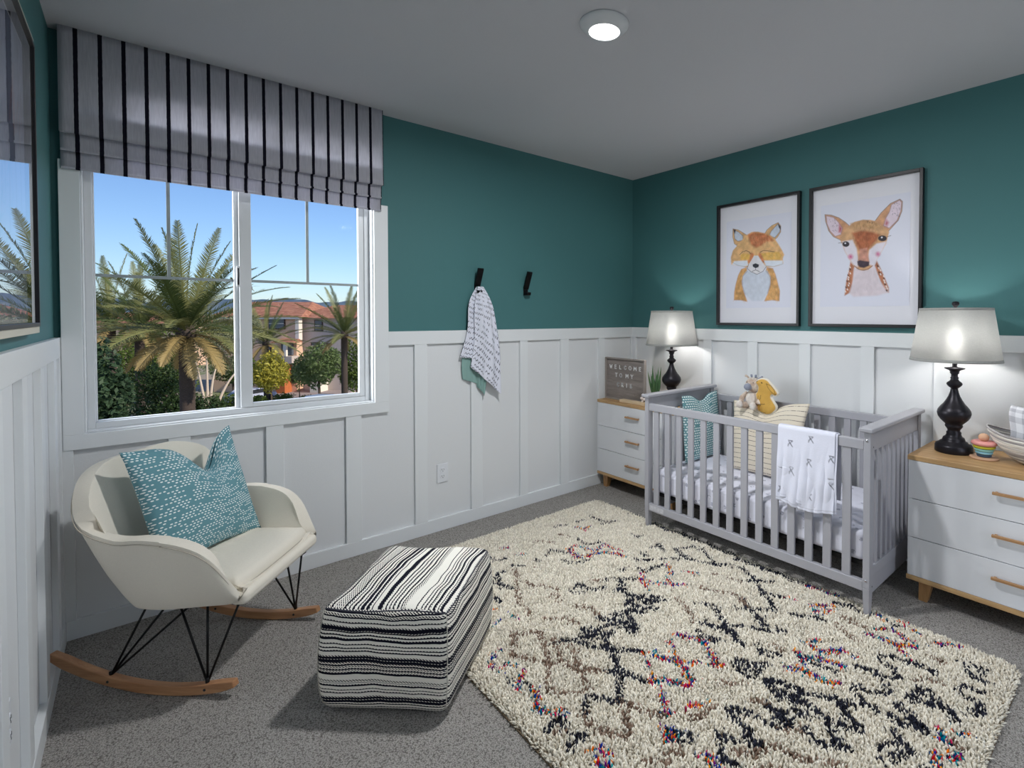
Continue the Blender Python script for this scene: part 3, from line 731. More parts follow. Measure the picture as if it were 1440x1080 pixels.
def paint_left(cv, x0, z0):
    rr = random.Random(5)
    for k in range(7):
        x = .08+.11*k; cv.line([(x, .02), (x+rr.uniform(-.03, .03), .35), (x+rr.uniform(-.05, .05), .86)], (86, 92, 116), .006, .01, alpha=.8)
    for k in range(60):
        x, y = rr.uniform(.05, .75), rr.uniform(.08, .45); a = rr.uniform(0, 6.3); L = rr.uniform(.02, .05)
        cv.poly([(x, y), (x+L*math.cos(a)+.008, y+L*math.sin(a)), (x+2*L*math.cos(a), y+2*L*math.sin(a)), (x+L*math.cos(a)-.008, y+L*math.sin(a)+.008)], (74, 128, 150), .008, .4, .6)
    for k in range(8):
        x, y = rr.uniform(.5, .78), rr.uniform(.5, .62); cv.line([(x, y), (x+rr.uniform(-.04, .04), y+.09)], (150, 84, 70), .005, .01, alpha=.7)
_pr = on(54.5, 300, 0, -W+.030); PYR = _pr.y
bp = picture('blue_picture', (-W+.001, PYR-.43, 1.692), R(90), .86, .868, .012, .030, 'large black and cream framed blue botanical picture on the left wall', M_FRAME, M_PICGLASS,
        dict(box=(-.405, .405, -.41, .41), n=(180, 180), paint=paint_left), base=(132, 140, 164))
bp.scale = (.955, 1, .955)
b = MB()
for x0, x1, z0, z1 in ((-.43, -.41, -.434, .434), (.41, .43, -.434, .434), (-.41, .41, -.434, -.412), (-.41, .41, .412, .434)): b.box(x0*1.0, x1*1.0, -.026, 0, z0, z1)
fo = b.obj('outer_frame', M_CREAMEDGE, bp, bevel=.0015); fo.scale = (1.047, 1, 1.047); fo['label'] = 'cream outer frame'


# ================================================================== DRESSERS
def dresser(loc, label):
    t = empty('dresser', loc, R(-90), label, 'dresser', 'white and oak three-drawer dressers')
    Wd, D, z0, z1 = .79, .395, .095, .673      # local x = width, front at -y
    MB().box(0, Wd, -D, 0, z1-.022, z1).obj('top', M_OAKX, t, bevel=.002)
    MB().box(0, Wd, -D, 0, z0, z0+.022).obj('bottom_panel', M_OAKX, t, bevel=.002)
    MB().box(.004, .020, -D+.004, 0, z0+.022, z1-.022).obj('side_panel', M_DRAWER, t)
    MB().box(Wd-.020, Wd-.004, -D+.004, 0, z0+.022, z1-.022).obj('side_panel', M_DRAWER, t)
    MB().box(.020, Wd-.020, -.008, 0, z0+.022, z1-.022).obj('back_panel', M_DRAWER, t)
    hz = (z1-.022-z0-.022)/3
    for k in range(3):
        a = z0+.022+hz*k
        d = MB().box(.005, Wd-.005, -D+.001, -D+.019, a+.0015, a+hz-.0015).obj('drawer', M_DRAWER, t, bevel=.0012)
        MB().box(.03, Wd-.03, -D+.019, -.012, a+.012, a+hz-.03).obj('drawer_box', M_DRAWER, d)
        h = MB().box(Wd/2-.068, Wd/2+.068, -D-.024, -D-.012, a+hz/2+.012, a+hz/2+.024)
        h.box(Wd/2-.060, Wd/2-.050, -D-.013, -D+.001, a+hz/2+.013, a+hz/2+.023).box(Wd/2+.050, Wd/2+.060, -D-.013, -D+.001, a+hz/2+.013, a+hz/2+.023)
        h.obj('handle', M_HANDLE_X, d, bevel=.002)
    for x in (.075, Wd-.075):
        for y in (-D+.045, -.05):
            sx = -.012 if x < Wd/2 else .012; e = .027; g = .018
            MB().hexa([(x+sx-g, y-g, 0), (x+sx+g, y-g, 0), (x+sx+g, y+g, 0), (x+sx-g, y+g, 0), (x-e, y-e, z0), (x+e, y-e, z0), (x+e, y+e, z0), (x-e, y+e, z0)]).obj('leg', M_OAKLEG, t, bevel=.002)
    return t
M_OAKX = wood('oak_board', (156, 118, 74), (206, 170, 122), 'x', 1.0); M_HANDLE_X = wood('oak_handle', (146, 104, 66), (190, 148, 104), 'x', 2)
DX = -.004-BT
dresser((DX, -.032, 0), 'white three-drawer dresser with oak top in the corner under the letter board')
dresser((DX, -2.222, 0), 'white three-drawer dresser with oak top at the right edge of the photo')
DT = .673

# ================================================================== LAMPS
def table_lamp(loc, label):
    t = empty('table_lamp', loc, 0, label, 'lamp', 'bronze table lamps with linen shades')
    prof = [(.0, 0), (.076, 0), (.078, .004), (.077, .030), (.072, .038), (.060, .044), (.058, .048), (.048, .052), (.046, .060), (.043, .068), (.034, .074), (.030, .084), (.031, .092),
            (.025, .100), (.028, .108), (.035, .118), (.037, .124), (.034, .130), (.042, .138), (.056, .152), (.066, .168), (.070, .184), (.067, .198), (.056, .214), (.044, .228), (.033, .246),
            (.024, .264), (.018, .282), (.0145, .298), (.016, .302), (.022, .306), (.031, .316), (.033, .322), (.030, .328), (.020, .336), (.015, .344), (.018, .350), (.014, .356), (.014, .366),
            (.020, .374), (.018, .378), (.024, .386), (.042, .393), (.042, .397), (.016, .401), (.010, .404), (.010, .430), (.0, .430)]
    MB().lathe(prof, n=56, cap=False).obj('base', M_BRONZE, t, True, weld=True)
    MB().lathe([(.0, .430), (.014, .430), (.016, .436), (.016, .475), (.010, .480), (.0, .480)], n=24, cap=False).obj('socket', M_BRONZE, t, True, weld=True)
    MB().lathe([(.0, .48), (.012, .482), (.016, .496), (.028, .520), (.031, .540), (.026, .560), (.012, .572), (.0, .575)], n=28, cap=False).obj('bulb', M_BULB, t, True, weld=True)
    hp = smooth_line([(.016, 0, .445), (.045, 0, .50), (.055, 0, .58), (.035, 0, .66), (.0, 0, .676), (-.035, 0, .66), (-.055, 0, .58), (-.045, 0, .50), (-.016, 0, .445)], 5)
    MB().tube(hp, .002, 6).obj('harp', M_CHROME, t, True)
    z0, z1, r0, r1 = .432, .678, .186, .148
    sh = MB(); N = 72
    sh.lathe([(r0, z0), (r1, z1)], n=N, cap=False)
    so = sh.obj('lamp_shade', M_SHADE, t, True); m = so.modifiers.new('solid', 'SOLIDIFY'); m.thickness = .0015
    hem = MB(); hem.lathe([(r0+.0015, z0-.001), (r0-.0005, z0+.012)], n=N, cap=False); hem2 = MB().lathe([(r1+.0018, z1-.010), (r1+.0012, z1+.001)], n=N, cap=False)
    for q in (hem, hem2):
        ho = q.obj('shade_trim', M_SHADE, so, True); m = ho.modifiers.new('solid', 'SOLIDIFY'); m.thickness = .002
    sp = MB()
    for k in range(3):
        a = 2*math.pi*k/3+.4; sp.tube([(0, 0, z1-.002), (r1*math.cos(a), r1*math.sin(a), z1-.006)], .0018, 6)
    sp.obj('shade_spider', M_CHROME, so, True)
    MB().lathe([(0, z1-.004), (.008, z1-.002), (.006, z1+.006), (.010, z1+.010), (.016, z1+.020), (.013, z1+.030), (.0, z1+.034)], n=24, cap=False).obj('finial', M_BRONZE, t, True, weld=True)
    l = lamp('bulb_light', 'POINT', (0, 0, 0), BULB_W, (1.0, 0.93, 0.85), shadow_soft_size=.034)
    l.parent = t; l.location = (0, 0, .535)
    return t
table_lamp((-.20, -.600, DT), 'bronze table lamp with linen shade on the corner dresser, left of the crib')
table_lamp((-.20, -2.354, DT), 'bronze table lamp with linen shade on the right-hand dresser, right of the crib')

# ================================================================== LETTER BOARD, TRAY, SPRIG, PLANT
M_GREYWOOD = wood('grey_weathered_wood', (112, 104, 100), (158, 148, 142), 'x', 1.4, 0.7); M_GREYFRAME = plain('grey_board_frame', (150, 142, 136), 0.6, var=.1)
sg = empty('letter_board', (-.315, -.035, DT), R(-90), 'square grey wood letter board with white plastic words on the corner dresser', 'sign')
SW, SH = .425, .322
MB().box(.006, SW-.006, -.012, -.004, .006, SH-.006).obj('board', M_GREYWOOD, sg)
b = MB()
for x0, x1, z0, z1 in ((0, .010, 0, SH), (SW-.010, SW, 0, SH), (.010, SW-.010, 0, .010), (.010, SW-.010, SH-.010, SH)): b.box(x0, x1, -.024, 0, z0, z1)
b.obj('frame', M_GREYFRAME, sg, bevel=.001)
M_LETTER = plain('white_letter_plastic', (236, 236, 236), 0.4)
GLYPHS = {'W': [[(0, 1), (.27, 0), (.5, .72), (.73, 0), (1, 1)]], 'E': [[(.85, 1), (.1, 1), (.1, 0), (.85, 0)], [(.1, .52), (.72, .52)]], 'L': [[(.12, 1), (.12, 0), (.82, 0)]],
 'C': [[(.92, .80), (.72, .98), (.40, 1), (.12, .80), (.04, .5), (.12, .2), (.40, 0), (.72, .02), (.92, .20)]], 'O': [[(.5, 1), (.82, .88), (.98, .5), (.82, .12), (.5, 0), (.18, .12), (.02, .5), (.18, .88), (.5, 1)]],
 'M': [[(.02, 0), (.08, 1), (.5, .34), (.92, 1), (.98, 0)]], 'T': [[(0, 1), (1, 1)], [(.5, 1), (.5, 0)]], 'Y': [[(.02, 1), (.5, .48), (.98, 1)], [(.5, .48), (.5, 0)]],
 'R': [[(.12, 0), (.12, 1), (.66, 1), (.86, .78), (.66, .52), (.12, .52)], [(.52, .52), (.90, 0)]], 'I': [[(.5, 1), (.5, 0)]], 'B': [[(.12, 0), (.12, 1), (.64, 1), (.82, .78), (.64, .54), (.12, .54)], [(.64, .54), (.88, .28), (.66, 0), (.12, 0)]]}
def word(s, x, z, h, pitch):
    for k, chh in enumerate(s):
        b = MB(); w_ = h*(.95 if chh in 'MWO' else .78); x0 = x+pitch*k-w_/2; th = h*.105
        for st in GLYPHS[chh]:
            for p, q in zip(st, st[1:]):
                P, Q = Vector((x0+p[0]*w_, 0, z+p[1]*h)), Vector((x0+q[0]*w_, 0, z+q[1]*h)); d = (Q-P).normalized(); nn = Vector((-d.z, 0, d.x))*th; P = P-d*th*.8; Q = Q+d*th*.8
                b.hexa([v+Vector((0, y_, 0)) for y_ in (-.0122, -.0142) for v in (P-nn, Q-nn, Q+nn, P+nn)])
        b.obj('letter', M_LETTER, sg)
word('WELCOME', .058, .238, .027, .0525); word('TO', .118, .176, .027, .050); word('MY', .236, .176, .027, .052); word('CRIB', .138, .104, .027, .047)
M_PALEWOOD = wood('pale_wood', (214, 188, 150), (236, 216, 184), 'y', 1)
tr = empty('wooden_block', (-.365, -.375, DT), 0, 'long pale wooden block lying in front of the letter board', 'block')
MB().box(-.022, .022, -.125, .125, 0, .020).obj('block_body', M_PALEWOOD, tr, bevel=.002)
sp = empty('cotton_sprig', (-.345, -.478, DT+.0205), 0, 'grey twig sprig with small white cotton buds beside the crib post', 'sprig')
M_COTTON = plain('cotton_white', (238, 226, 220), 0.9, bump=.4, bscale=200); M_TWIG = plain('grey_twig', (120, 110, 104), 0.8)
for k, (dx, dy, dz, r) in enumerate(((0, .012, .052, .011), (.006, -.006, .044, .010), (-.004, .020, .028, .012), (.004, .004, .020, .012), (-.006, -.010, .022, .010), (0, .016, .006, .010))):
    MB().ball((dx-.012, dy, dz), (r, r, r*.9), 12, 8).obj('bud', M_COTTON, sp, True)
for k in range(5):
    a = .3+.35*k; MB().tube(smooth_line([(-.01, 0, .002), (0, .02+.01*k, .03), (.006, .035+.018*k, .05-.008*k+.012), (.01, .06+.016*k, .040+.010*(k % 3))], 4), .0014, 5).obj('twig', M_TWIG, sp, True)
pl = empty('succulent_plant', (-.255, -.492, DT), 0, 'small spiky green aloe plant in a pot between the sign and lamp', 'plant')
M_POT = plain('dark_pot', (60, 60, 64), 0.6); M_ALOE = leafmat('aloe_leaf', (60, 104, 66), (120, 156, 110), 20)
MB().lathe([(.0, 0), (.026, 0), (.034, .055), (.036, .060), (.031, .060), (.028, .050), (.0, .050)], n=28, cap=False).obj('pot', M_POT, pl, True, weld=True)
for k in range(13):
    a = k*2.4; L = .19+.05*math.sin(k*1.7); tilt = .10+.028*k; b = MB()
    d = Vector((math.cos(a)*math.sin(tilt), math.sin(a)*math.sin(tilt), math.cos(tilt)))
    pts = [Vector((0, 0, .045))+d*(L*t)+Vector((math.cos(a), math.sin(a), 0))*(-.02*t*t+.008) for t in (0, .3, .6, .85, 1)]
    b.tube(pts, [.009, .0095, .007, .0035, .0004], 6); b.obj('leaf', M_ALOE, pl, True)

# ================================================================== CRIB
CX0, CX1, CY0, CY1 = -.722, -.045, -.832, -2.172     # front, back, left, right
crib = empty('crib', (CX0, CY0, 0), 0, 'grey slatted wooden crib standing between the two dressers', 'crib')
def cb(x0, x1, y0, y1, z0, z1, name, bevel=.003, parent=None, mat=None):
    return MB().box(x0-CX0, x1-CX0, min(y0, y1)-CY0, max(y0, y1)-CY0, z0, z1).obj(name, mat or M_CRIB, parent or crib, bevel=bevel)
PD = .042
for ye, s in ((CY0, -1), (CY1, 1)):     # s points to the crib middle
    for xf in (CX0, CX1-PD):
        x0, x1, ya, yb = xf-CX0, xf+PD-CX0, min(ye, ye+s*.030)-CY0, max(ye, ye+s*.030)-CY0
        p = MB(); tx = .006
        p.hexa([(x0+tx, ya+.004, .005), (x1-tx, ya+.004, .005), (x1-tx, yb-.004, .005), (x0+tx, yb-.004, .005), (x0, ya, .13), (x1, ya, .13), (x1, yb, .13), (x0, yb, .13)])
        p.box(x0, x1, ya, yb, .13, .812)
        po = p.obj('post', M_CRIB, crib, bevel=.003)
        if ye == CY1 and xf == CX0:
            for z in (.775, .165):
                MB().lathe([(0, .003), (.005, .0025), (.006, 0)], n=12, cap=False).obj('bolt', M_CHROME, po, True).matrix_local = Matrix.Translation((-.0, (ya+yb)/2, z)) @ Matrix.Rotation(R(-90), 4, 'Y')
            for z in (.745, .135): MB().lathe([(0, .001), (.004, .0005)], n=12, cap=False).obj('bolt_hole', M_SLOT, po).matrix_local = Matrix.Translation((.030, ya, z)) @ Matrix.Rotation(R(90), 4, 'X')
    cb(CX0-.018, CX1+.016, ye-s*.014, ye+s*.046, .812, .832, 'end_cap_rail', .006)
    cb(CX0+PD, CX1-PD, ye+s*.005, ye+s*.025, .725, .812, 'end_top_rail')
    cb(CX0+PD, CX1-PD, ye+s*.004, ye+s*.027, .170, .215, 'end_bottom_rail'); cb(CX0+PD, CX1-PD, ye+s*.007, ye+s*.024, .095, .170, 'end_lower_panel')
    n = 9; L = CX1-CX0-2*PD
    for k in range(n):
        xc = CX0+PD+L*(k+1)/(n+1); cb(xc-.0115, xc+.0115, ye+s*.008, ye+s*.022, .215, .725, 'end_slat', .002)
ys0, ys1 = CY0-.030, CY1+.030
for xf, zt in ((CX0+.004, .775), (CX1-.030, .775)):
    cb(xf, xf+.026, ys0, ys1, zt-.044, zt, 'long_top_rail', .004); cb(xf, xf+.026, ys0, ys1, .112, .158, 'long_bottom_rail', .004)
    for k in range(14):
        yc = -.917-.0884*k
        cb(xf+.006, xf+.020, yc-.019, yc+.019, .158, zt-.044, 'slat', .002)
lab = cb(CX0+.0032, CX0+.004, -.873, -.985, .122, .150, 'label_strip', 0, mat=plain('pale_label', (190, 190, 196), .6, var=.3, vscale=60)); lab['label'] = 'pale worn sticker strip on the front bottom rail'
sf = MB()
for x in (CX0+.045, CX1-.06): sf.box(x-CX0, x+.02-CX0, ys1-CY0+.01, ys0-CY0-.01, .205, .225)
for k in range(8):
    y = ys0-.06-(ys0-ys1-.12)*k/7; sf.box(.06, CX1-CX0-.06, y-.012-CY0, y+.012-CY0, .207, .222)
sf.obj('mattress_support', M_METALFRAME, crib, bevel=.002)
# mattress
def sheet_mat():
    n = NT('leaf_print_sheet'); v = n.coord('Object')
    a = n.voro(v, 22); nn = n.noise(v, 60, 3)
    f = n.math('MULTIPLY', n.math('LESS_THAN', n.math('ADD', a, n.math('MULTIPLY', nn, .35)), 0.42), n.math('GREATER_THAN', nn, .42))
    n.col(n.mix(n.math('MULTIPLY', f, .75), lin((226, 227, 240)), lin((150, 152, 172)))); n.set(Roughness=0.95)
    n.bump(n.noise(v, 14, 4), .45, .012); return n.m
mt = empty('crib_mattress', (CX0+.036, CY0-.04, .226), 0, 'crib mattress in a white leaf-print fitted sheet', 'mattress')
ML, MWd, MH = abs(CY1-CY0)-.08, CX1-CX0-.072, .138
V, F, UV = grid(lambda u, v: (MWd*u, -ML*v, 0), 24, 48)
b = MB()
b.box(0, MWd, -ML, 0, 0, MH); bmesh.ops.subdivide_edges(b.b, edges=b.b.edges[:], cuts=5, use_grid_fill=True)
for vv in b.b.verts:
    z = vv.co.z/MH; vv.co.z += .006*math.sin(vv.co.x*9+1)*math.sin(vv.co.y*7)*z
b.obj('fitted_sheet', sheet_mat(), mt, smooth=True, bevel=.022, seg=4)

# ================================================================== PILLOWS
def pillow(name, P00, P10, P11, P01, thick, mat, label, cat='pillow', chop=0.0, seam=None, bulge=1.0, n=36, group=None, sag=0.03, chopx=.5):
    """corners: bottom-left, bottom-right, top-right, top-left; thickness along the plane normal"""
    c = [Vector(p) for p in (P00, P10, P11, P01)]; base = (c[0]+c[1])/2
    t = empty(name, base, 0, label, cat, group)
    nrm = (c[1]-c[0]).cross(c[3]-c[0]).normalized()
    V, F, UV = [], [], []
    def P(u, v, s):
        # edges curve inwards between corners
        eu, ev = 4*u*(1-u), 4*v*(1-v)
        uu = u+(.5-u)*sag*ev*(abs(2*u-1)**2); vv = v+(.5-v)*sag*eu*(abs(2*v-1)**2)
        p = c[0]*(1-uu)*(1-vv)+c[1]*uu*(1-vv)+c[2]*uu*vv+c[3]*(1-uu)*vv
        h = thick/2*(max(0, eu)**.55)*(max(0, ev)**.55)*bulge
        if chop:
            k = math.exp(-((u-chopx)/.17)**2)*v**2.6
            p = p+(c[0]+c[1]-c[2]-c[3])*.5*chop*k; h *= (1-.55*k*v)
            h += .004*math.sin(12*(u-chopx))*v*(1-abs(2*u-1))
        h += .0025*math.sin(u*17+v*5)*math.sin(v*13-u*3)*ev*eu
        return p+nrm*h*s-base
    for s in (1, -1):
        off = len(V)
        for j in range(n+1):
            for i in range(n+1): V.append(P(i/n, j/n, s)); UV.append((i/n, j/n))
        for j in range(n):
            for i in range(n):
                a = off+j*(n+1)+i; q = (a, a+1, a+n+2, a+n+1); F.append(q if s == 1 else q[::-1])
    o = raw('cover', V, F, mat, t, True, uvs=UV)
    bm = bmesh.new(); bm.from_mesh(o.data); bmesh.ops.remove_doubles(bm, verts=bm.verts, dist=1e-5); bm.to_mesh(o.data); bm.free()
    if seam:
        E = [P(i/n, 0, 0) for i in range(n)]+[P(1, i/n, 0) for i in range(n)]+[P(1-i/n, 1, 0) for i in range(n)]+[P(0, 1-i/n, 0) for i in range(n)]
        MB().tube(E, .0022, 6, closed=True).obj('piping', seam, t, True)
    return t
MZ = .226+MH
pillow('crib_pillow', (-.475, -.952, MZ+.006), (-.085, -.952, MZ+.006), (-.080, -.912, .80), (-.462, -.912, .80), .09, M_TEALDOT2, 'square teal speckled pillow propped against the left end of the crib', chop=.10)
# bigger striped pillow leans on the back slats
pillow('crib_pillow', (-.325, -1.195, MZ+.006), (-.325, -1.60, MZ+.006), (-.170, -1.630, .805), (-.170, -1.110, .765), .12, M_PIN, 'cream pinstriped pillow leaning on the back rail beneath the stuffed toys', chop=.13)

# ================================================================== STUFFED TOYS
def plush(name, a, b2):
    n = NT(name); v = n.coord('Object'); f = n.noise(v, 34, 3); n.col(n.ramp(f, [(.38, lin(a)), (.62, lin(b2))])); n.set(Roughness=1.0)
    n.bump(n.noise(v, 380, 2), .9, .004); return n.m
M_PLUSH = plush('cream_plush', (232, 218, 202), (196, 172, 154)); M_PLUSHW = plush('white_plush', (240, 234, 226), (222, 210, 200)); M_MUZZ = plush('grey_plush', (164, 168, 184), (140, 146, 164))
td = empty('plush_toy', (-.190, -1.268, .732), 0, 'cream stuffed toy with grey muzzle and small horns sitting on the striped pillow', 'stuffed toy')
def tb(c, r, name, mat=M_PLUSH, M=None, par=None): return MB().ball(c, r, 18, 12, M).obj(name, mat, par or td, True)
tb((0, 0, .060), (.042, .050, .062), 'body'); tb((-.030, 0, .062), (.018, .034, .045), 'tummy_patch', M_PLUSHW)
hd = tb((-.012, -.006, .152), (.044, .050, .047), 'head')
tb((-.052, .006, .142), (.024, .027, .023), 'muzzle', M_MUZZ, par=hd)
for s in (1, -1):
    tb((-.045, -.004+s*.022, .168), (.004, .004, .005), 'eye', M_SLOT, par=hd)
    MB().tube([(-.005, s*.030-.006, .185), (-.006, s*.046-.006, .200), (-.006, s*.060-.006, .205)], [.007, .006, .008], 8).obj('ear', M_MUZZ if s < 0 else M_PLUSH, hd, True)
    MB().tube([(-.008, s*.012-.006, .190), (-.010, s*.016-.006, .216)], [.006, .007], 8).obj('horn', M_MUZZ, hd, True)
    MB().tube(smooth_line([(-.005, s*.040, .098), (-.026, s*.062, .070), (-.046, s*.062, .040)], 4), [.014]*4+[.016]*4+[.019], 10).obj('arm', M_PLUSH, td, True)
    MB().tube(smooth_line([(-.010, s*.026, .028), (-.050, s*.040, .022), (-.078, s*.046, .030)], 4), [.020]*4+[.018]*4+[.017], 10).obj('leg', M_PLUSH, td, True)
    tb((-.084, s*.047, .032), (.015, .022, .024), 'foot', M_PLUSHW)
    for k in range(3): tb((-.030+.012*k, -.006+s*(.010+.010*k), .192-.004*k), (.010, .010, .009), 'curl', M_PLUSHW, par=hd)

def puff(name, outline, thick, mat, parent, res=.0035, paint=None, loc=(0, 0, 0)):
    """inflated cushion of the given outline (local x, z), thickness along local y"""
    P = np.array(outline); x0, z0 = P.min(0)-res*2; x1, z1 = P.max(0)+res*2
    nx, ny = int((x1-x0)/res)+2, int((z1-z0)/res)+2
    cv = Canvas((nx-1)*res, (ny-1)*res, nx, ny, (200, 200, 200)); pts = [(a-x0, b-z0) for a, b in outline]
    ins = cv.inside(pts); d = cv.dist(pts, True)
    if paint: paint(cv, x0, z0, ins, d)
    cols = cv.cols().reshape(ny, nx, 3)
    near = np.zeros((ny, nx), int); V = []; C = []; idx = {}
    def snap(i, j):
        q = Vector((i*res, j*res, 0)); best = None; bd = 1e9
        for k in range(len(pts)):
            a = Vector((*pts[k], 0)); c = Vector((*pts[(k+1) % len(pts)], 0)); ab = c-a; tt = max(0, min(1, (q-a).dot(ab)/max(ab.length_squared, 1e-12))); r = a+ab*tt
            if (r-q).length < bd: bd = (r-q).length; best = r
        return best
    Fq = []
    R0 = thick*1.1
    for s in (-1, 1):
        idx = {}
        for j in range(ny-1):
            for i in range(nx-1):
                cs = ((i, j), (i+1, j), (i+1, j+1), (i, j+1))
                if not any(ins[b, a] for a, b in cs): continue
                f = []
                for a, b in cs:
                    if (a, b) not in idx:
                        if ins[b, a]:
                            dd = min(d[b, a]/R0, 1); h = thick/2*math.sqrt(max(0, 1-(1-dd)**2)); p = (a*res, b*res)
                        else:
                            q = snap(a, b); p = (q.x, q.y); h = 0
                        idx[(a, b)] = len(V); V.append((p[0]+x0, s*h, p[1]+z0)); C.append(cols[b, a])
                    f.append(idx[(a, b)])
                Fq.append(tuple(f) if s == -1 else tuple(f[::-1]))
    me = raw(name, V, Fq, mat, parent, True, cols=np.array(C)); me.location = loc; return me
def bunny():
    q = [(835,105),(865,84),(905,76),(950,92),(985,130),(1015,165),(1048,212),(1048,240),(1020,256),(995,243),(988,262),(1010,300),(1036,345),(1030,385),(985,424),(930,428),(880,405),(852,385),(843,335),(848,300),(838,262),(833,225),(848,200),(855,160),(836,130)]
    bx, by, bz = -.215, -1.435, .735
    t = empty('bunny_cushion', (bx, by, bz), R(-90), 'mustard rabbit-shaped cushion with white edge beside the horned plush toy', 'stuffed toy')
    def w(x, y): p = on(940+x/6.75, 520+y/6.75, 0, bx); return (-(p.y-by), p.z-bz)
    out = [tuple(v[:2]) for v in smooth_line([(*w(*p), 0) for p in q], 3, True)]
    def paint(cv, x0, z0, ins, d):
        cv.C[:] = np.array(lin((232, 226, 212)))
        A = np.clip((d-.0065)/.002, 0, 1)*ins; cv.blend(A, (208, 164, 82), .12)
        L = lambda pts, wd=.0011: cv.line([(w(*p)[0]-x0, w(*p)[1]-z0) for p in pts], (52, 38, 34), wd, .0018)
        L([(945,130),(965,170),(1000,215),(1030,235)]); L([(945,130),(985,150),(1015,190),(1030,235)])
        L([(870,245),(862,275),(872,292),(892,270),(898,235)]); L([(935,322),(900,322),(880,350),(880,380)], .0014); L([(875,400),(935,406)], .0014)
        L([(846,112),(858,104)], .0022); L([(900,118),(908,124)], .0030)
    puff('cushion_body', out, .052, M_BUN, t, .0028, paint); return t
M_BUN = vcol('rabbit_cushion_print', .95, .3, 400)
bunny()

# ================================================================== CRIB BLANKET
bk = empty('crib_blanket', (CX0+.017, -1.880, .775), 0, 'white muslin blanket with grey animal print folded over the crib front rail', 'blanket')
def blanket_sheet(y0, y1, L_in, L_out, lift, name, ph, base=(222, 224, 238), marks=True):
    hw = .0155+lift; topz = .0035+lift
    path = [(hw, -L_in), (hw, -.02), (hw, -.004), (hw*.75, topz*.9), (0, topz), (-hw*.75, topz*.9), (-hw, -.004), (-hw, -.03), (-hw-.004, -L_out)]
    S = [0]
    for a, c in zip(path, path[1:]): S.append(S[-1]+math.hypot(c[0]-a[0], c[1]-a[1]))
    tot = S[-1]; nu, nv = 90, 150
    def fn(u, v):
        s = v*tot; i = 0
        while i < len(S)-2 and s > S[i+1]: i += 1
        k = (s-S[i])/(S[i+1]-S[i]); x = path[i][0]*(1-k)+path[i+1][0]*k; z = path[i][1]*(1-k)+path[i+1][1]*k
        down = min(1, max(0, -z-.03)/.2); sg_ = 1 if x > 0 else -1
        fold = .006*math.sin(u*13+ph+z*3)+.004*math.sin(u*29+2*ph-z*12)+.003*math.sin(u*7+z*31)
        x += sg_*(abs(fold)*down+.002*down)
        y = y0+(y1-y0)*u
        if z < -.2: z += .012*math.sin(u*5+ph)*down*(1 if x < 0 else .6)
        y += .006*math.sin(z*14+ph)*down*(1-2*abs(u-.5))
        return (x-.0, y+1.880, z)
    V, F, UV = grid(fn, nu, nv)
    cv = Canvas(abs(y1-y0), tot, nu+1, nv+1, base)
    if marks:
        for fx, fz in ((.60, .10), (.24, .20), (.95, .30), (.58, .40), (.95, .65), (.26, .55), (.58, .80), (.08, .85)):
            X = fx*abs(y1-y0); Z = tot-L_out+fz*L_out
            # u runs toward y1 (image right)
            for a, c in (((-.010, .012), (.008, -.012)), ((.008, .010), (-.012, -.008)), ((-.008, .014), (.010, .013)), ((0, 0), (.012, -.016)), ((-.004, .006), (-.012, -.016))):
                cv.line([(X+a[0], Z-a[1]), (X+c[0], Z-c[1])], (104, 106, 118), .0018, .002, alpha=.85)
    cv.line([(0, tot-.012), (cv.w, tot-.012)], (168, 170, 182), .0016, .002)
    return raw(name, V, F, M_MUSLIN, bk, True, cols=cv.cols(), solid=.0016)
M_MUSLIN = vcol('muslin_print', .95, .5, 160)
blanket_sheet(-1.748, -2.030, .30, .352, .0015, 'under_layer', 1.0, marks=False)
blanket_sheet(-1.738, -2.020, .26, .366, .005, 'top_layer', 2.2)

# ================================================================== STACKING TOY
st = empty('stacking_toy', (-.232, -2.480, DT), 0, 'rainbow ring stacking toy with wooden ball on the right dresser', 'toy')
M_TOYWOOD = plain('beech', (216, 172, 140), .6, var=.06, vscale=20)
MB().lathe([(0, 0), (.054, 0), (.057, .003), (.054, .007), (0, .008)], n=48, cap=False).obj('base', M_TOYWOOD, st, True, weld=True)
zz = .008
for nm, r, hh, c in (('ring', .029, .013, (62, 84, 108)), ('ring', .034, .013, (150, 206, 226)), ('ring', .038, .013, (150, 208, 204)), ('ring', .043, .013, (206, 208, 60)), ('ring', .050, .018, (232, 158, 152))):
    o = MB().lathe([(.008, zz), (r*.86, zz), (r*.98, zz+hh*.25), (r, zz+hh*.5), (r*.98, zz+hh*.75), (r*.82, zz+hh), (.008, zz+hh)], n=44, cap=False).obj(nm, plain('ring_paint', c, .5), st, True)
    zz += hh
MB().tube([(0, 0, .006), (0, 0, zz+.004)], .007, 12).obj('peg', M_TOYWOOD, st, True)
MB().ball((0, .002, zz+.016), (.020, .021, .018), 24, 16).obj('ball', M_TOYWOOD, st, True)

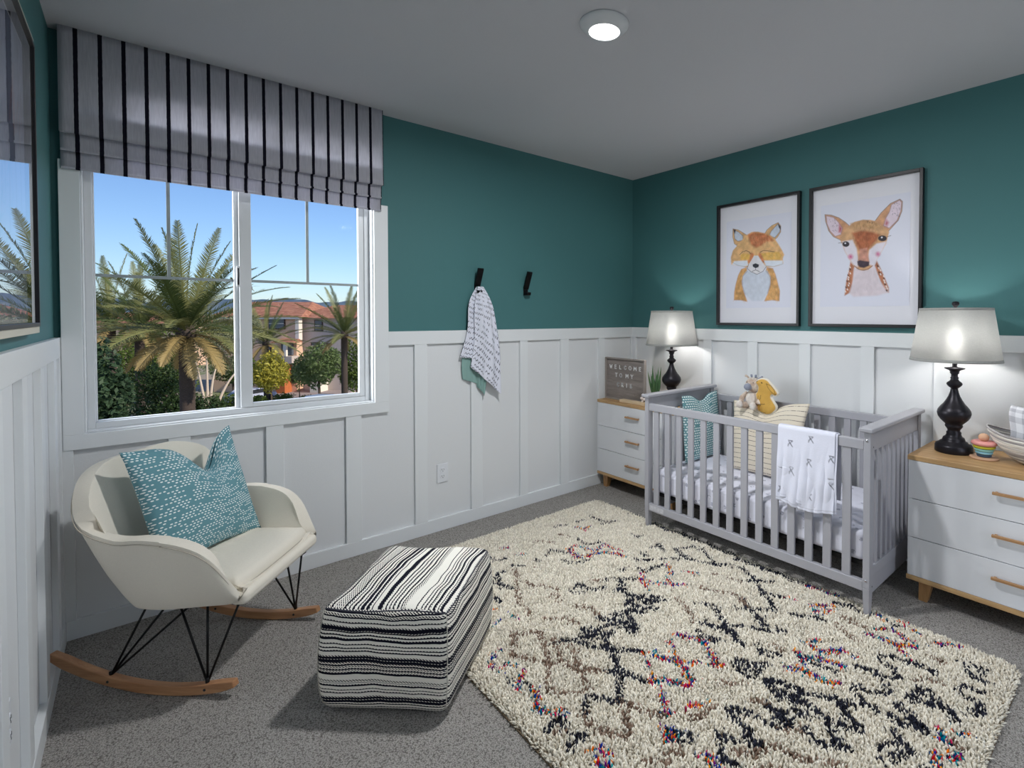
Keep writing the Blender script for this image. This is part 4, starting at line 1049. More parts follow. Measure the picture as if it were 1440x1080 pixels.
# ================================================================== BASKET + CLOTH
bs = empty('rope_basket', (-.205, -2.715, DT), 0, 'oval coiled rope basket in white and grey at the right edge of the dresser', 'basket')
V, F, C = [], [], []; NC, NA, RPC = 15, 72, 6
rc = random.Random(2); cc = [rc.choice([(226, 222, 214), (214, 212, 208), (168, 164, 164), (232, 228, 220)]) for _ in range(NC)]
for k in range(NC*RPC+1):
    t = k/(NC*RPC); co = abs(math.sin(math.pi*k/RPC))
    for a in range(NA):
        th = 2*math.pi*a/NA; prof = (.42+.58*math.sin(min(1, t*1.05)*math.pi/2)**.8)
        rx, ry = .110*prof+.004*co, .205*prof+.004*co
        lift = .028*(abs(math.sin(th))**6)*t**2; out = 1+.12*(abs(math.sin(th))**8)*t**3
        V.append((rx*math.cos(th), ry*out*math.sin(th), .003+.118*t**1.15+lift)); 
        ci = min(NC-1, k//RPC); base = np.array(lin(cc[ci])); blot = .82+.3*abs(math.sin(th*3.1+ci*1.7)); C.append(np.clip(base*blot, 0, 1))
for k in range(NC*RPC):
    for a in range(NA): F.append((k*NA+a, k*NA+(a+1) % NA, (k+1)*NA+(a+1) % NA, (k+1)*NA+a))
F.append(tuple(range(NA))[::-1])
M_ROPE = vcol('coiled_rope', .95, .6, 240)
raw('basket_body', V, F, M_ROPE, bs, True, cols=np.array(C), solid=.006)
def plaid():
    n = NT('grey_plaid_cloth'); uv = n.sep(n.coord('UV'))
    fx = n.math('GREATER_THAN', n.math('FRACT', n.math('MULTIPLY', uv[0], 5.0)), .5); fy = n.math('GREATER_THAN', n.math('FRACT', n.math('MULTIPLY', uv[1], 7.0)), .5)
    f = n.math('MULTIPLY', n.math('ADD', fx, fy), .36); n.col(n.mix(f, lin((232, 232, 236)), lin((150, 150, 160)))); n.set(Roughness=.95); n.bump(n.noise(n.coord('UV'), 90, 3), .4, .002); return n.m
pc = empty('plaid_cloth', (-.20, -2.67, DT+.02), 0, 'grey and white plaid cloth folded over inside the rope basket', 'cloth')
def cl(u, v):
    # folded loop rising out of the basket, fold edge along x
    a = v*math.pi*1.0; y = .115*math.cos(a)+.012*math.sin(u*9+v*4); z = .02+.205*math.sin(a)**.45+.006*math.sin(u*7)
    return (y*.42-.01, -.125+.22*u+.004*math.sin(z*40), z)
V, F, UV = grid(cl, 24, 60); raw('outer_fold', V, F, plaid(), pc, True, uvs=UV, solid=.004)
V, F, UV = grid(lambda u, v: (.030*math.cos(v*math.pi)+.004*math.sin(u*8)-.010, -.115+.20*u, .02+.180*math.sin(v*math.pi)**.5), 20, 50); raw('inner_fold', V, F, pc.children[0].data.materials[0], pc, True, uvs=UV, solid=.004)
# ================================================================== ROCKING CHAIR (local x = forward, y = towards the far side)
ch = empty('rocking_chair', (-2.752, -.552, 0), math.atan2(-.724, .69), 'cream upholstered rocking armchair on wire legs and wooden rockers, under the window', 'chair')
def catmull(keys, a):
    for i in range(len(keys)-1):
        if keys[i][0] <= a <= keys[i+1][0] or i == len(keys)-2:
            t = (a-keys[i][0])/(keys[i+1][0]-keys[i][0]); t = max(0, min(1, t))
            p1, p2 = Vector(keys[i][1]), Vector(keys[i+1][1])
            p0 = Vector(keys[i-1][1]) if i > 0 else p1*2-p2
            p3 = Vector(keys[i+2][1]) if i+2 < len(keys) else p2*2-p1
            return 0.5*((2*p1)+(p2-p0)*t+(2*p0-5*p1+4*p2-p3)*t*t+(3*p1-p0-3*p2+p3)*t**3)
RIM = [(-1, (.225, -.262, .372)), (-.86, (.150, -.292, .500)), (-.74, (.065, -.305, .556)), (-.58, (-.065, -.303, .578)), (-.46, (-.170, -.292, .578)), (-.37, (-.250, -.318, .645)), (-.27, (-.292, -.275, .745)), (-.14, (-.335, -.160, .790)), (0, (-.332, 0, .800))]
BOT = [(-1, (.222, -.250, .338)), (-.86, (.180, -.252, .330)), (-.74, (.110, -.250, .326)), (-.58, (-.03, -.262, .327)), (-.46, (-.125, -.252, .332)), (-.37, (-.158, -.215, .336)), (-.27, (-.172, -.165, .338)), (-.14, (-.170, -.090, .338)), (0, (-.176, 0, .338))]
def full(keys):
    return keys+[(-a, (p[0], -p[1], p[2])) for a, p in keys[::-1][1:]]
def XF(x, y, z):      # the shell sits a few degrees askew on its rockers
    x, y = (x-.020 if x > 0 else x), y*.97; c, s_ = math.cos(R(8)), math.sin(R(8)); return Vector((x*c-y*s_, x*s_+y*c-.020, z))
RIMF, BOTF = full(RIM), full(BOT)
NU, NS, NBm = 72, 14, 7
V, F = [], []
YO = 0.0
ctr = lambda a: Vector((catmull(BOTF, a).x, 0, .326))
for i in range(NU+1):
    a = -1+2*i/NU; rm, bt = catmull(RIMF, a), catmull(BOTF, a)
    outd = Vector((0 if abs(a) > .5 else -.9*(1-abs(a)/.5), (a)*1.2, 0));
    if outd.length: outd.normalize()
    for j in range(NBm+1):      # underside from the centre line outwards
        t = j/NBm; V.append(Vector((bt.x, YO+(bt.y-YO)*t, .322+.016*t**3)) if j < NBm else bt)
    for j in range(1, NS+1):
        t = j/NS; p = bt.lerp(rm, t); p += outd*(.016+.014*max(0, 1-abs(a)/.35))*math.sin(math.pi*min(1, t**.75)); V.append(p)
nr = NBm+NS+1
for i in range(NU):
    for j in range(nr-1): F.append((i*nr+j, (i+1)*nr+j, (i+1)*nr+j+1, i*nr+j+1))
me = bpy.data.meshes.new('shell'); me.from_pydata([tuple(XF(*v)) for v in V], [], F)
bm = bmesh.new(); bm.from_mesh(me); bmesh.ops.remove_doubles(bm, verts=bm.verts, dist=1e-4); bmesh.ops.recalc_face_normals(bm, faces=bm.faces); bm.to_mesh(me); bm.free()
sh = finish(me, 'shell', M_CREAM, ch, True)
m = sh.modifiers.new('solid', 'SOLIDIFY'); m.thickness = .044; m.offset = -1; m.use_rim = True; m.use_even_offset = False
m = sh.modifiers.new('bevel', 'BEVEL'); m.width = .015; m.segments = 3; m.limit_method = 'ANGLE'; m.angle_limit = R(50)
SHELL = sh
# seam piping just outside the rim
rim_line = [XF(*catmull(RIMF, -1+2*i/120)) for i in range(121)]
MB().tube([p+Vector((0, .0015*(1 if p.y > 0 else -1), -.012)) for p in rim_line], .0016, 6).obj('seam', M_SEAM, ch, True)
b = MB(); b.box(.180, .240, -.252, .252, .320, .368)
for v in b.b.verts: v.co = XF(*v.co)
b.obj('front_rail', M_CREAM, ch, bevel=.020, seg=5)
# seat cushion
def cushion_outline():
    return [(-.17, -.17), (-.10, -.222), (.05, -.238), (.17, -.236), (.206, -.21), (.214, 0), (.206, .21), (.17, .236), (.05, .238), (-.10, .222), (-.17, .17), (-.20, 0)]
o2 = smooth_line([(p[0], p[1], 0) for p in cushion_outline()], 5, True)
b = MB(); rings = []
for sc, z in ((.94, .345), (.985, .352), (1.0, .366), (.99, .384), (.955, .398), (.88, .405), (.70, .410), (.45, .412), (.2, .412)):
    rings.append([b.b.verts.new((p.x*sc+.004*(1-sc), YO+(p.y-YO)*sc, z+.030-.010*(p.x+.2)/.4)) for p in o2])
n = len(o2); b.b.faces.new(rings[0][::-1]); b.b.faces.new(rings[-1])
for a, c in zip(rings, rings[1:]):
    for k in range(n): b.b.faces.new((a[k], a[(k+1) % n], c[(k+1) % n], c[k]))
for v in b.b.verts: v.co = XF(v.co.x, v.co.y, v.co.z-.016)
b.obj('seat_cushion', M_CREAM, ch, True)
MB().tube([XF(p.x*1.0, p.y*1.0, .381-.010*(p.x+.2)/.4) for p in o2], .0018, 6, closed=True).obj('seam', M_SEAM, ch, True)
# rockers
S0, RR = -.037, .91
for sy in (-.222, .222):
    b = MB(); N = 26; rows = []
    for i in range(N+1):
        s = -.470+.672*i/N; z = (s-S0)**2/(2*RR); sl = (s-S0)/RR; e = 1-.35*max(0, abs(2*i/N-1)-.85)/.15
        nx_, nz_ = -sl, 1.0; hh = .017*e; row = []
        for dy, dz in ((-.013, -hh), (.013, -hh), (.013, hh), (-.013, hh)): row.append(b.b.verts.new((s+nx_*dz, sy+dy, z+.018+nz_*dz)))
        rows.append(row)
    for a, c in zip(rows, rows[1:]):
        for k in range(4): b.b.faces.new((a[k], a[(k+1) % 4], c[(k+1) % 4], c[k]))
    b.b.faces.new(rows[0][::-1]); b.b.faces.new(rows[-1])
    rk = b.obj('rocker', M_ROCKER, ch, bevel=.004)
    for s in (-.250, .100):
        z = (s-S0)**2/(2*RR)+.018
        MB().tube([(s, sy-.0145, z), (s, sy+.0145, z)], .0045, 10).obj('screw', M_SLOT, rk, True)
    w = MB(); g = 1 if sy > 0 else -1; q = sy-g*.000
    zb = lambda s: (s-S0)**2/(2*RR)+.034
    def wire(a, c): w.tube([a, c], .0038, 8)
    A, Bp = (-.250, q, zb(-.25)), (.100, q, zb(.10))
    w.tube([(A[0], q, zb(-.25)-.004), (A[0], q, zb(-.25)+.012)], .0065, 8); w.tube([(Bp[0], q, zb(.10)-.004), (Bp[0], q, zb(.10)+.018)], .0065, 8)
    wire(A, (-.115, g*.200, .334)); wire(A, (-.045, g*.185, .330)); wire(A, (.045, g*.160, .328))
    wire(Bp, (-.045, g*.185, .330)); wire(Bp, (.085, g*.190-.01, .328)); wire(Bp, (.185, g*.155-.01, .330))
    w.obj('wire_leg', M_WIRE, ch, True)
b = MB(); b.tube([(-.115, -.2, .326), (-.115, .2, .326), (.085, .2, .322), (.185, .165, .322), (.185, -.165, .322), (.085, -.2, .322)], .0045, 8, closed=True)
b.obj('under_seat_ring', M_WIRE, ch, True)
# pillow on the chair
def chl(s, t, z):
    a = math.atan2(-.724, .69); return Vector((-2.752+s*math.cos(a)-t*math.sin(a), -.552+s*math.sin(a)+t*math.cos(a), z))
pillow('throw_pillow', chl(-.035, -.255, .425), chl(-.035, .205, .402), chl(-.150, .178, .850), chl(-.165, -.262, .848), .145, M_TEALDOT, 'teal throw pillow with rows of white dashes on the cream rocking chair', 'pillow', chop=.30, n=48, sag=.10, chopx=.62)

# ================================================================== POUF
pf = empty('pouf', (-2.266, -1.133, .0055), R(-46.5), 'square woven pouf with black and cream stripes on the carpet beside the rug', 'pouf')
pw, pd, ph_ = .420, .462, .352
V, F, UV = [], [], []
def se(u, v, face):
    return None
Nn = 30
def pouf_pt(x, y, z):    # unit cube -> soft pouf
    # rounded edges + bulge
    r = .13; q = Vector((x, y, z)); c = Vector([max(-1+r, min(1-r, k)) for k in q]); d = q-c
    if d.length > 1e-9: q = c+d.normalized()*min(r, d.length if max(abs(d.x), abs(d.y), abs(d.z)) < r else r)
    zz = (q.z+1)/2
    bul = 1+.075*math.sin(math.pi*min(1, zz*1.02))**.8
    low = 1-.05*max(0, .12-zz)/.12
    X, Y = q.x*bul*low, q.y*bul*low
    X += .012*math.sin(Y*2.3+zz*3); Y += .012*math.sin(X*2+zz*4+1)
    Z = zz*ph_+(.010*(1-x*x)*(1-y*y) if z > .99 else 0)-.004*math.sin(x*4+y*3)*(zz > .9)
    return (X*pw/2, Y*pd/2, Z)
def face(fn, uvf):
    off = len(V)
    for j in range(Nn+1):
        for i in range(Nn+1):
            a, c = 2*i/Nn-1, 2*j/Nn-1; p = fn(a, c); V.append(pouf_pt(*p)); UV.append(uvf(*V[-1]))
    for j in range(Nn):
        for i in range(Nn):
            k = off+j*(Nn+1)+i; F.append((k, k+1, k+Nn+2, k+Nn+1))
face(lambda a, c: (a, -1, c), lambda x, y, z: (x, z)); face(lambda a, c: (1, a, c), lambda x, y, z: (y+.6, z)); face(lambda a, c: (-a, 1, c), lambda x, y, z: (x+1.3, z)); face(lambda a, c: (-1, -a, c), lambda x, y, z: (y+2.0, z))
top0 = len(F); face(lambda a, c: (a, c, 1), lambda x, y, z: (y, x+3.1)); face(lambda a, c: (a, -c, -1), lambda x, y, z: (y, x+5))
pc_ = raw('woven_cover', V, F, M_POUF, pf, True, uvs=UV)
def pe(pts): return [pouf_pt(*p) for p in pts]
for z in (.985,):
    loop = [(a/10, -1, z) for a in range(-10, 10)]+[(1, a/10, z) for a in range(-10, 10)]+[(-a/10, 1, z) for a in range(-10, 10)]+[(-1, -a/10, z) for a in range(-10, 10)]
    L = [Vector(p)+Vector((p[0]*.006, p[1]*.006, -.004)) for p in pe(loop)]
    MB().tube(L, .0032, 6, closed=True).obj('piping', plain('pouf_piping', (60, 60, 70), .9), pf, True)
for sx, sy in ((1, -1), (-1, -1), (1, 1), (-1, 1)):
    L = [Vector(pouf_pt(sx, sy, -1+2*k/20)) for k in range(1, 20)]; L = [p+Vector((sx, sy, 0))*.001 for p in L]
    MB().tube(L, .0016, 5).obj('corner_seam', plain('pouf_seam', (200, 196, 186), .9), pf, True)

# ================================================================== RUG
RX0, RX1, RY0, RY1 = -2.150, -.640, -2.690, -.288
rug = empty('shag_rug', ((RX0+RX1)/2, (RY0+RY1)/2, 0), 0, 'cream shag rug with charcoal, brown and multicoloured diamond lines in front of the crib', 'rug')
ZN = {1: (5.538, 670, 700), 2: (4.8, 880, 700), 3: (4.8, 670, 880), 4: (4.907, 930, 860), 5: (4.5, 1170, 840)}
K, Bn, Mx = 0, 1, 2
STROKES = [
 (1,K,1.0,[(590,225),(650,205),(700,190)]),(1,K,1.0,[(780,180),(850,160)]),(1,K,1.2,[(880,130),(940,150),(1000,175),(1090,170)]),(1,K,1.2,[(960,200),(1010,180)]),
 (1,Mx,1.6,[(775,210),(830,235),(890,215)]),(1,K,1.2,[(1200,270),(1280,295)]),(1,Bn,1,[(640,270),(720,290)]),(1,Bn,1,[(450,330),(600,330)]),(1,Mx,1.2,[(190,380),(250,375)]),
 (1,Mx,1.6,[(300,430),(370,425)]),(1,K,1.4,[(90,440),(150,480),(230,460)]),(1,K,1.3,[(560,430),(580,400),(640,395),(700,410)]),(1,K,1.2,[(420,480),(450,460),(500,465)]),
 (1,K,1.2,[(790,310),(880,350),(960,330)]),(1,Mx,2.2,[(720,380),(740,410),(780,450),(860,440),(950,420),(1040,410),(1160,450)]),(1,Mx,1.8,[(720,380),(780,360),(860,390),(940,400),(980,350),(1060,380),(1150,400)]),
 (1,K,1.2,[(650,480),(780,490),(870,465)]),(1,K,1.2,[(280,510),(400,515)]),(1,Bn,1.3,[(420,530),(480,520)]),(1,K,1.8,[(215,555),(170,570),(165,640),(190,690)]),(1,K,1.6,[(130,640),(200,670),(265,680)]),
 (1,K,1.3,[(140,760),(210,790)]),(1,Mx,1.3,[(140,850),(165,845)]),(1,Mx,1.6,[(135,960),(180,915)]),(1,Mx,1.1,[(250,895),(340,910)]),
 (1,Bn,1.2,[(310,540),(320,700),(330,820)]),(1,Bn,1.1,[(380,640),(440,660),(640,700)]),(1,Bn,1.1,[(560,760),(620,730),(650,790)]),(1,Bn,1.2,[(370,830),(420,890)]),(1,Bn,1.1,[(520,920),(700,930),(800,950)]),(1,Bn,1.1,[(730,820),(900,850),(960,900)]),
 (1,K,1.8,[(740,700),(800,650),(860,680)]),(1,K,1.5,[(750,715),(830,710)]),(1,K,1.5,[(900,690),(1010,690)]),(1,Bn,1,[(880,630),(1000,625)]),(1,K,1.3,[(1000,630),(1060,610)]),
 (1,K,1.8,[(1110,610),(1120,660),(1150,700),(1080,720)]),(1,K,1.4,[(1100,610),(1270,620)]),(1,K,2.2,[(1110,700),(1200,750),(1320,770),(1400,790)]),(1,K,2.4,[(1180,800),(1280,840),(1400,850)]),(1,K,2,[(1170,870),(1300,880)]),
 (1,K,2.6,[(980,920),(1100,940),(1240,980)]),(1,K,2.4,[(1060,900),(1140,870),(1220,960)]),(1,K,2.4,[(800,1050),(900,1030),(1040,1050)]),(1,K,2.2,[(830,1000),(960,1010),(1060,970),(1230,1020)]),
 (1,K,1.3,[(1120,545),(1200,535)]),(1,K,1.3,[(1220,460),(1370,465)]),(1,K,1.3,[(1280,420),(1340,440)]),
 (2,K,1.3,[(20,100),(110,110)]),(2,K,2.2,[(180,160),(280,200),(420,250),(600,320),(740,380)]),(2,K,2.0,[(740,400),(860,430),(940,470),(1060,510),(1190,570)]),(2,Mx,1.8,[(1220,590),(1300,600),(1420,640)]),
 (2,K,1.2,[(60,250),(110,240)]),(2,K,1.6,[(160,330),(220,300),(260,340)]),(2,K,1.6,[(330,330),(370,380),(420,400)]),(2,K,1.4,[(370,325),(480,320),(540,350),(570,390),(600,440)]),(2,K,1.5,[(240,400),(420,400),(560,430),(740,450)]),
 (2,K,1.3,[(40,400),(160,405)]),(2,K,1.5,[(90,460),(130,500),(170,460),(240,440)]),(2,Mx,1.6,[(260,430),(300,480),(290,540),(330,580)]),(2,Mx,1.8,[(90,540),(130,560),(200,560),(300,570),(410,580)]),(2,Mx,1.5,[(110,500),(120,560),(150,600)]),(2,Mx,1.2,[(390,480),(490,500)]),
 (2,K,1.6,[(790,460),(850,520),(880,560),(920,620),(980,680),(1010,760)]),(2,K,1.2,[(790,540),(900,550),(1030,550)]),(2,Mx,1.1,[(1050,650),(1140,680)]),(2,K,1.4,[(920,620),(1050,655)]),
 (2,K,1.6,[(730,715),(820,725),(920,740),(1010,750)]),(2,K,1.6,[(780,660),(830,720),(900,800),(970,880)]),(2,K,1.4,[(480,690),(600,720),(640,780),(680,830)]),(2,K,1.8,[(740,850),(850,870),(980,880)]),(2,K,2.0,[(520,825),(640,850),(700,880),(740,940)]),(2,K,1.4,[(490,880),(560,910),(640,945)]),
 (2,Mx,1.5,[(350,920),(440,925),(560,945)]),(2,K,1.4,[(1030,860),(1080,880)]),(2,K,1.8,[(1140,770),(1230,780),(1320,800)]),(2,Mx,2.6,[(1260,710),(1400,720)]),(2,Mx,2.4,[(1270,750),(1380,750)]),(2,Bn,1.2,[(590,500),(680,520),(760,545)]),(2,Bn,1.2,[(500,590),(620,610),(740,640),(830,720)]),(2,Bn,1.2,[(330,660),(400,710),(450,830)]),
 (2,K,2.0,[(0,640),(130,640),(250,670)]),(2,K,2.0,[(20,680),(180,700)]),(2,K,2.2,[(0,740),(110,760)]),(2,K,2.4,[(10,830),(60,870)]),
 (3,Bn,1.6,[(250,30),(235,110),(240,170)]),(3,Bn,1.1,[(250,50),(430,30)]),(3,Bn,1.6,[(240,165),(330,190),(440,225),(560,225),(700,265),(860,295)]),(3,Bn,1.6,[(430,40),(470,120),(475,230),(480,330),(495,410)]),(3,Bn,1.5,[(540,60),(560,180)]),(3,Bn,1.5,[(620,120),(690,210),(720,300),(740,400)]),(3,Bn,1.4,[(560,430),(700,420)]),
 (3,K,1.5,[(520,100),(600,80)]),(3,K,2.4,[(600,75),(700,90),(800,120),(890,120),(1000,150),(1120,170)]),(3,K,1.8,[(690,60),(800,50),(870,70),(910,30)]),(3,K,2.0,[(880,80),(920,180),(940,260),(960,330),(980,420),(985,490)]),(3,K,2.0,[(890,295),(1020,310),(1100,335),(1190,360)]),(3,K,2.0,[(740,450),(830,465),(920,485),(990,490)]),(3,K,1.8,[(740,450),(720,500),(735,560)]),
 (3,Mx,1.7,[(1130,190),(1160,230),(1185,300),(1190,360)]),(3,Mx,1.7,[(1170,165),(1260,200),(1380,230)]),(3,Mx,1.6,[(1190,360),(1230,410),(1250,480),(1270,560),(1320,560)]),(3,Mx,1.6,[(1190,350),(1300,350),(1400,390)]),(3,Bn,1.6,[(735,560),(760,640),(830,680),(900,700),(1000,715)]),(3,Bn,1.5,[(980,500),(1000,600),(1020,700)]),(3,Bn,1.5,[(1000,490),(1080,540),(1160,575),(1270,570)]),
 (3,Mx,1.3,[(160,150),(120,180),(105,250),(120,275),(190,295)]),(3,Mx,1.6,[(190,245),(260,250)]),(3,Mx,1.7,[(310,290),(300,330),(260,365),(290,410)]),(3,K,1.0,[(200,380),(220,330)]),(3,K,1.0,[(310,370),(370,385)]),(3,Mx,1.8,[(410,400),(420,460),(410,510),(440,560),(480,560)]),(3,Mx,1.5,[(510,580),(560,560),(600,590)]),
 (3,K,1.8,[(490,680),(500,640),(560,620),(600,640),(600,690)]),(3,Bn,1.2,[(540,700),(610,700)]),(3,K,2.4,[(650,800),(680,740),(720,750)]),(3,K,1.6,[(680,710),(740,710)]),(3,Mx,1.8,[(770,850),(820,860),(850,800)]),(3,Mx,1.8,[(820,900),(870,950),(920,920)]),(3,Mx,1.2,[(880,860),(940,860)]),(3,Mx,2.4,[(1280,690),(1340,690),(1320,750)]),(3,Mx,1.3,[(1360,690),(1430,710)]),(3,Bn,1.4,[(1130,870),(1250,880)]),(3,Bn,1.4,[(1300,830),(1340,850)]),
 (4,Mx,1.5,[(90,155),(180,155),(260,180),(310,210)]),(4,K,1.2,[(240,110),(280,170),(360,185),(440,185)]),(4,Mx,1.6,[(310,200),(340,270),(380,320),(410,350)]),(4,Mx,1.5,[(40,185),(80,240),(110,310),(150,360),(180,420),(210,480)]),(4,Mx,1.7,[(0,300),(100,330),(200,330),(300,345),(400,350)]),(4,Mx,1.5,[(10,450),(80,485),(190,500)]),(4,Mx,1.4,[(170,430),(230,450),(210,500)]),
 (4,K,1.5,[(280,60),(380,75),(450,110),(520,180)]),(4,K,1.5,[(400,0),(440,60),(500,130),(540,210)]),(4,K,1.4,[(520,85),(620,105),(750,115)]),(4,K,1.4,[(640,20),(700,70),(750,110)]),(4,K,1.2,[(800,95),(860,115)]),(4,K,1.6,[(670,210),(700,270),(740,290)]),(4,K,1.2,[(690,230),(740,245)]),(4,K,1.5,[(760,260),(830,290)]),(4,Bn,1.2,[(760,215),(840,240)]),
 (4,K,2,[(530,320),(560,380),(600,430),(660,430)]),(4,K,2,[(540,325),(640,350),(720,340)]),(4,K,2.4,[(600,380),(680,380)]),
 (4,Mx,1.6,[(980,190),(1060,180)]),(4,Mx,1.8,[(930,265),(980,330),(1010,400)]),(4,Mx,1.7,[(840,350),(880,380),(930,360)]),(4,Mx,2.2,[(1000,310),(1100,300),(1200,330),(1260,370)]),(4,Mx,2.4,[(970,390),(1060,420),(1130,470),(1210,480)]),(4,Mx,2.2,[(1130,260),(1240,240),(1320,280)]),(4,K,1.8,[(1060,340),(1160,370),(1230,400)]),(4,Mx,1.8,[(1030,220),(1090,270)]),
 (4,K,2.6,[(730,470),(800,560),(860,590),(990,600)]),(4,K,2.2,[(740,460),(860,480),(940,500),(1000,540)]),(4,K,2.4,[(830,530),(950,560),(1000,620),(1080,690)]),(4,K,2.4,[(730,610),(800,660),(880,720)]),(4,K,2.2,[(760,650),(900,660),(1000,700)]),(4,K,2.0,[(780,700),(860,740)]),(4,K,1.6,[(1000,540),(1100,560),(1200,590),(1310,610)]),(4,K,1.5,[(1200,590),(1260,660),(1320,710)]),
 (4,K,1.9,[(470,650),(600,680),(700,720),(800,760)]),(4,K,2.0,[(480,690),(540,760),(620,810),(660,880)]),(4,K,1.8,[(380,820),(480,840),(590,850),(690,880)]),(4,K,1.6,[(390,820),(400,890),(420,950)]),(4,K,1.5,[(1080,700),(1190,740),(1310,775)]),(4,K,1.8,[(970,780),(1040,860),(1130,880),(1280,910)]),(4,K,1.5,[(1140,740),(1180,810),(1270,890)]),
 (4,Mx,1.8,[(180,630),(250,620),(330,605)]),(4,Mx,2.4,[(30,790),(90,800),(70,850)]),(4,K,1.7,[(110,810),(220,835)]),(4,K,1.8,[(130,880),(210,880)]),(4,Mx,1.7,[(280,975),(380,1000),(450,995)]),(4,Mx,1.7,[(350,1040),(420,1060)]),(4,K,1.8,[(430,1000),(520,1020),(570,1060)]),(4,Bn,1.5,[(490,920),(640,930),(760,900),(900,980),(1050,1020),(1190,1030)]),(4,Bn,1.4,[(660,1050),(760,1060)]),(4,Bn,1.3,[(380,460),(560,470)]),(4,Bn,1.4,[(600,580),(720,600)]),(4,Bn,1.3,[(200,700),(380,640)]),(4,Bn,1.4,[(60,940),(130,960)]),(4,Bn,1.3,[(850,780),(960,810)]),
 (5,K,2.0,[(20,20),(140,50),(170,70)]),(5,Bn,1.5,[(60,110),(200,160)]),(5,Bn,1.4,[(20,150),(160,260)]),(5,Mx,1.8,[(260,80),(330,110),(350,140)]),(5,Mx,1.4,[(420,135),(480,145)]),(5,K,1.4,[(390,165),(460,170)]),(5,Mx,1.6,[(470,175),(550,210)]),(5,Mx,2.0,[(220,205),(300,240),(400,290),(480,350)]),(5,Mx,1.6,[(280,185),(400,195),(480,250),(540,290)]),(5,Mx,1.6,[(330,260),(440,280),(540,290)]),
 (5,Mx,1.5,[(660,280),(740,285),(820,310)]),(5,K,1.5,[(310,350),(400,365),(500,390),(560,400)]),(5,K,1.8,[(560,410),(620,440),(650,480)]),(5,K,1.5,[(340,400),(400,430),(430,500)]),(5,K,1.4,[(320,470),(410,480)]),(5,K,1.3,[(300,350),(320,400)]),(5,Bn,1.4,[(620,350),(690,400)]),(5,Bn,1.3,[(540,510),(700,530)]),
 (5,K,1.5,[(140,420),(260,450),(320,510),(390,590)]),(5,K,1.4,[(120,540),(200,570),(370,590)]),(5,K,1.5,[(130,570),(180,620),(290,690)]),(5,K,1.5,[(190,650),(250,650)]),(5,K,1.8,[(0,610),(70,660),(90,720),(180,770),(200,830)]),(5,K,1.6,[(0,790),(100,800),(180,790)]),(5,K,2.0,[(0,880),(90,920)]),
 (5,K,2.4,[(500,600),(560,560),(620,600),(680,670)]),(5,K,2.2,[(490,630),(560,650),(620,640)]),(5,K,2.6,[(420,670),(480,720),(530,780),(610,830)]),(5,K,2.4,[(370,720),(420,780),(520,800)]),(5,K,2.0,[(370,820),(430,890),(520,970)]),(5,K,1.7,[(310,950),(370,910),(430,900)]),(5,K,1.7,[(380,1010),(440,990),(510,970)]),(5,K,1.5,[(290,1000),(310,1020)]),
 (5,K,1.6,[(850,410),(870,470),(940,500),(1000,530)]),(5,K,1.5,[(920,420),(1000,440),(940,470)]),(5,K,1.8,[(800,560),(850,540),(900,560),(990,580)]),(5,K,1.7,[(830,580),(870,620),(960,660),(940,740)]),(5,K,1.6,[(850,700),(940,690)]),(5,K,2.0,[(740,680),(760,720),(790,760)]),
 (5,Mx,2.4,[(680,860),(700,820),(740,890)]),(5,Mx,1.5,[(790,830),(830,850),(890,860)]),(5,Mx,1.9,[(650,950),(660,1010),(700,1060)]),(5,Mx,1.8,[(720,970),(800,960),(760,1010)]),(5,Bn,1.4,[(780,880),(820,920)]),(5,K,1.3,[(590,1060),(640,1070)]),(5,Bn,1.2,[(0,990),(60,1050)]),
]
def rug_pattern(P):
    n = len(P); base = np.array([lin((236, 229, 213)), lin((248, 242, 228)), lin((220, 211, 194))])
    C = base[RNG.integers(0, 3, n)]*(0.88+0.24*RNG.random((n, 1)))
    J = P+RNG.normal(0, .0052, P.shape)
    # slow warp so lines wander like hand-tied rows
    J = J+np.stack([.006*np.sin(P[:, 1]*31), .006*np.sin(P[:, 0]*29+1)], 1)
    charc = [lin(c) for c in ((44, 46, 58), (58, 60, 72), (36, 36, 44))]; brown = [lin(c) for c in ((140, 118, 102), (160, 138, 122), (122, 100, 86))]
    multi = [lin(c) for c in ((216, 30, 44), (240, 120, 20), (0, 120, 140), (30, 50, 160), (110, 20, 120), (0, 80, 130), (244, 160, 40), (34, 36, 60), (206, 40, 100), (20, 150, 160))]
    pal = {K: charc, Bn: brown, Mx: multi}
    for zone, kind, wd, pts in STROKES:
        sc, ox, oy = ZN[zone]; L = []
        for x, y in pts:
            p = on(ox+x/sc, oy+y/sc, 2, .028); L.append((p.x, p.y))
        d = pt_dist(J, L); hit = d < (.0062 if kind != Bn else .0085)*wd; hit &= RNG.random(n) > (.22 if kind != Bn else .36)
        idx = np.nonzero(hit)[0]
        if len(idx):
            ca = np.array(pal[kind]); C[idx] = ca[RNG.integers(0, len(ca), len(idx))]*(0.85+.3*RNG.random((len(idx), 1)))
    return C
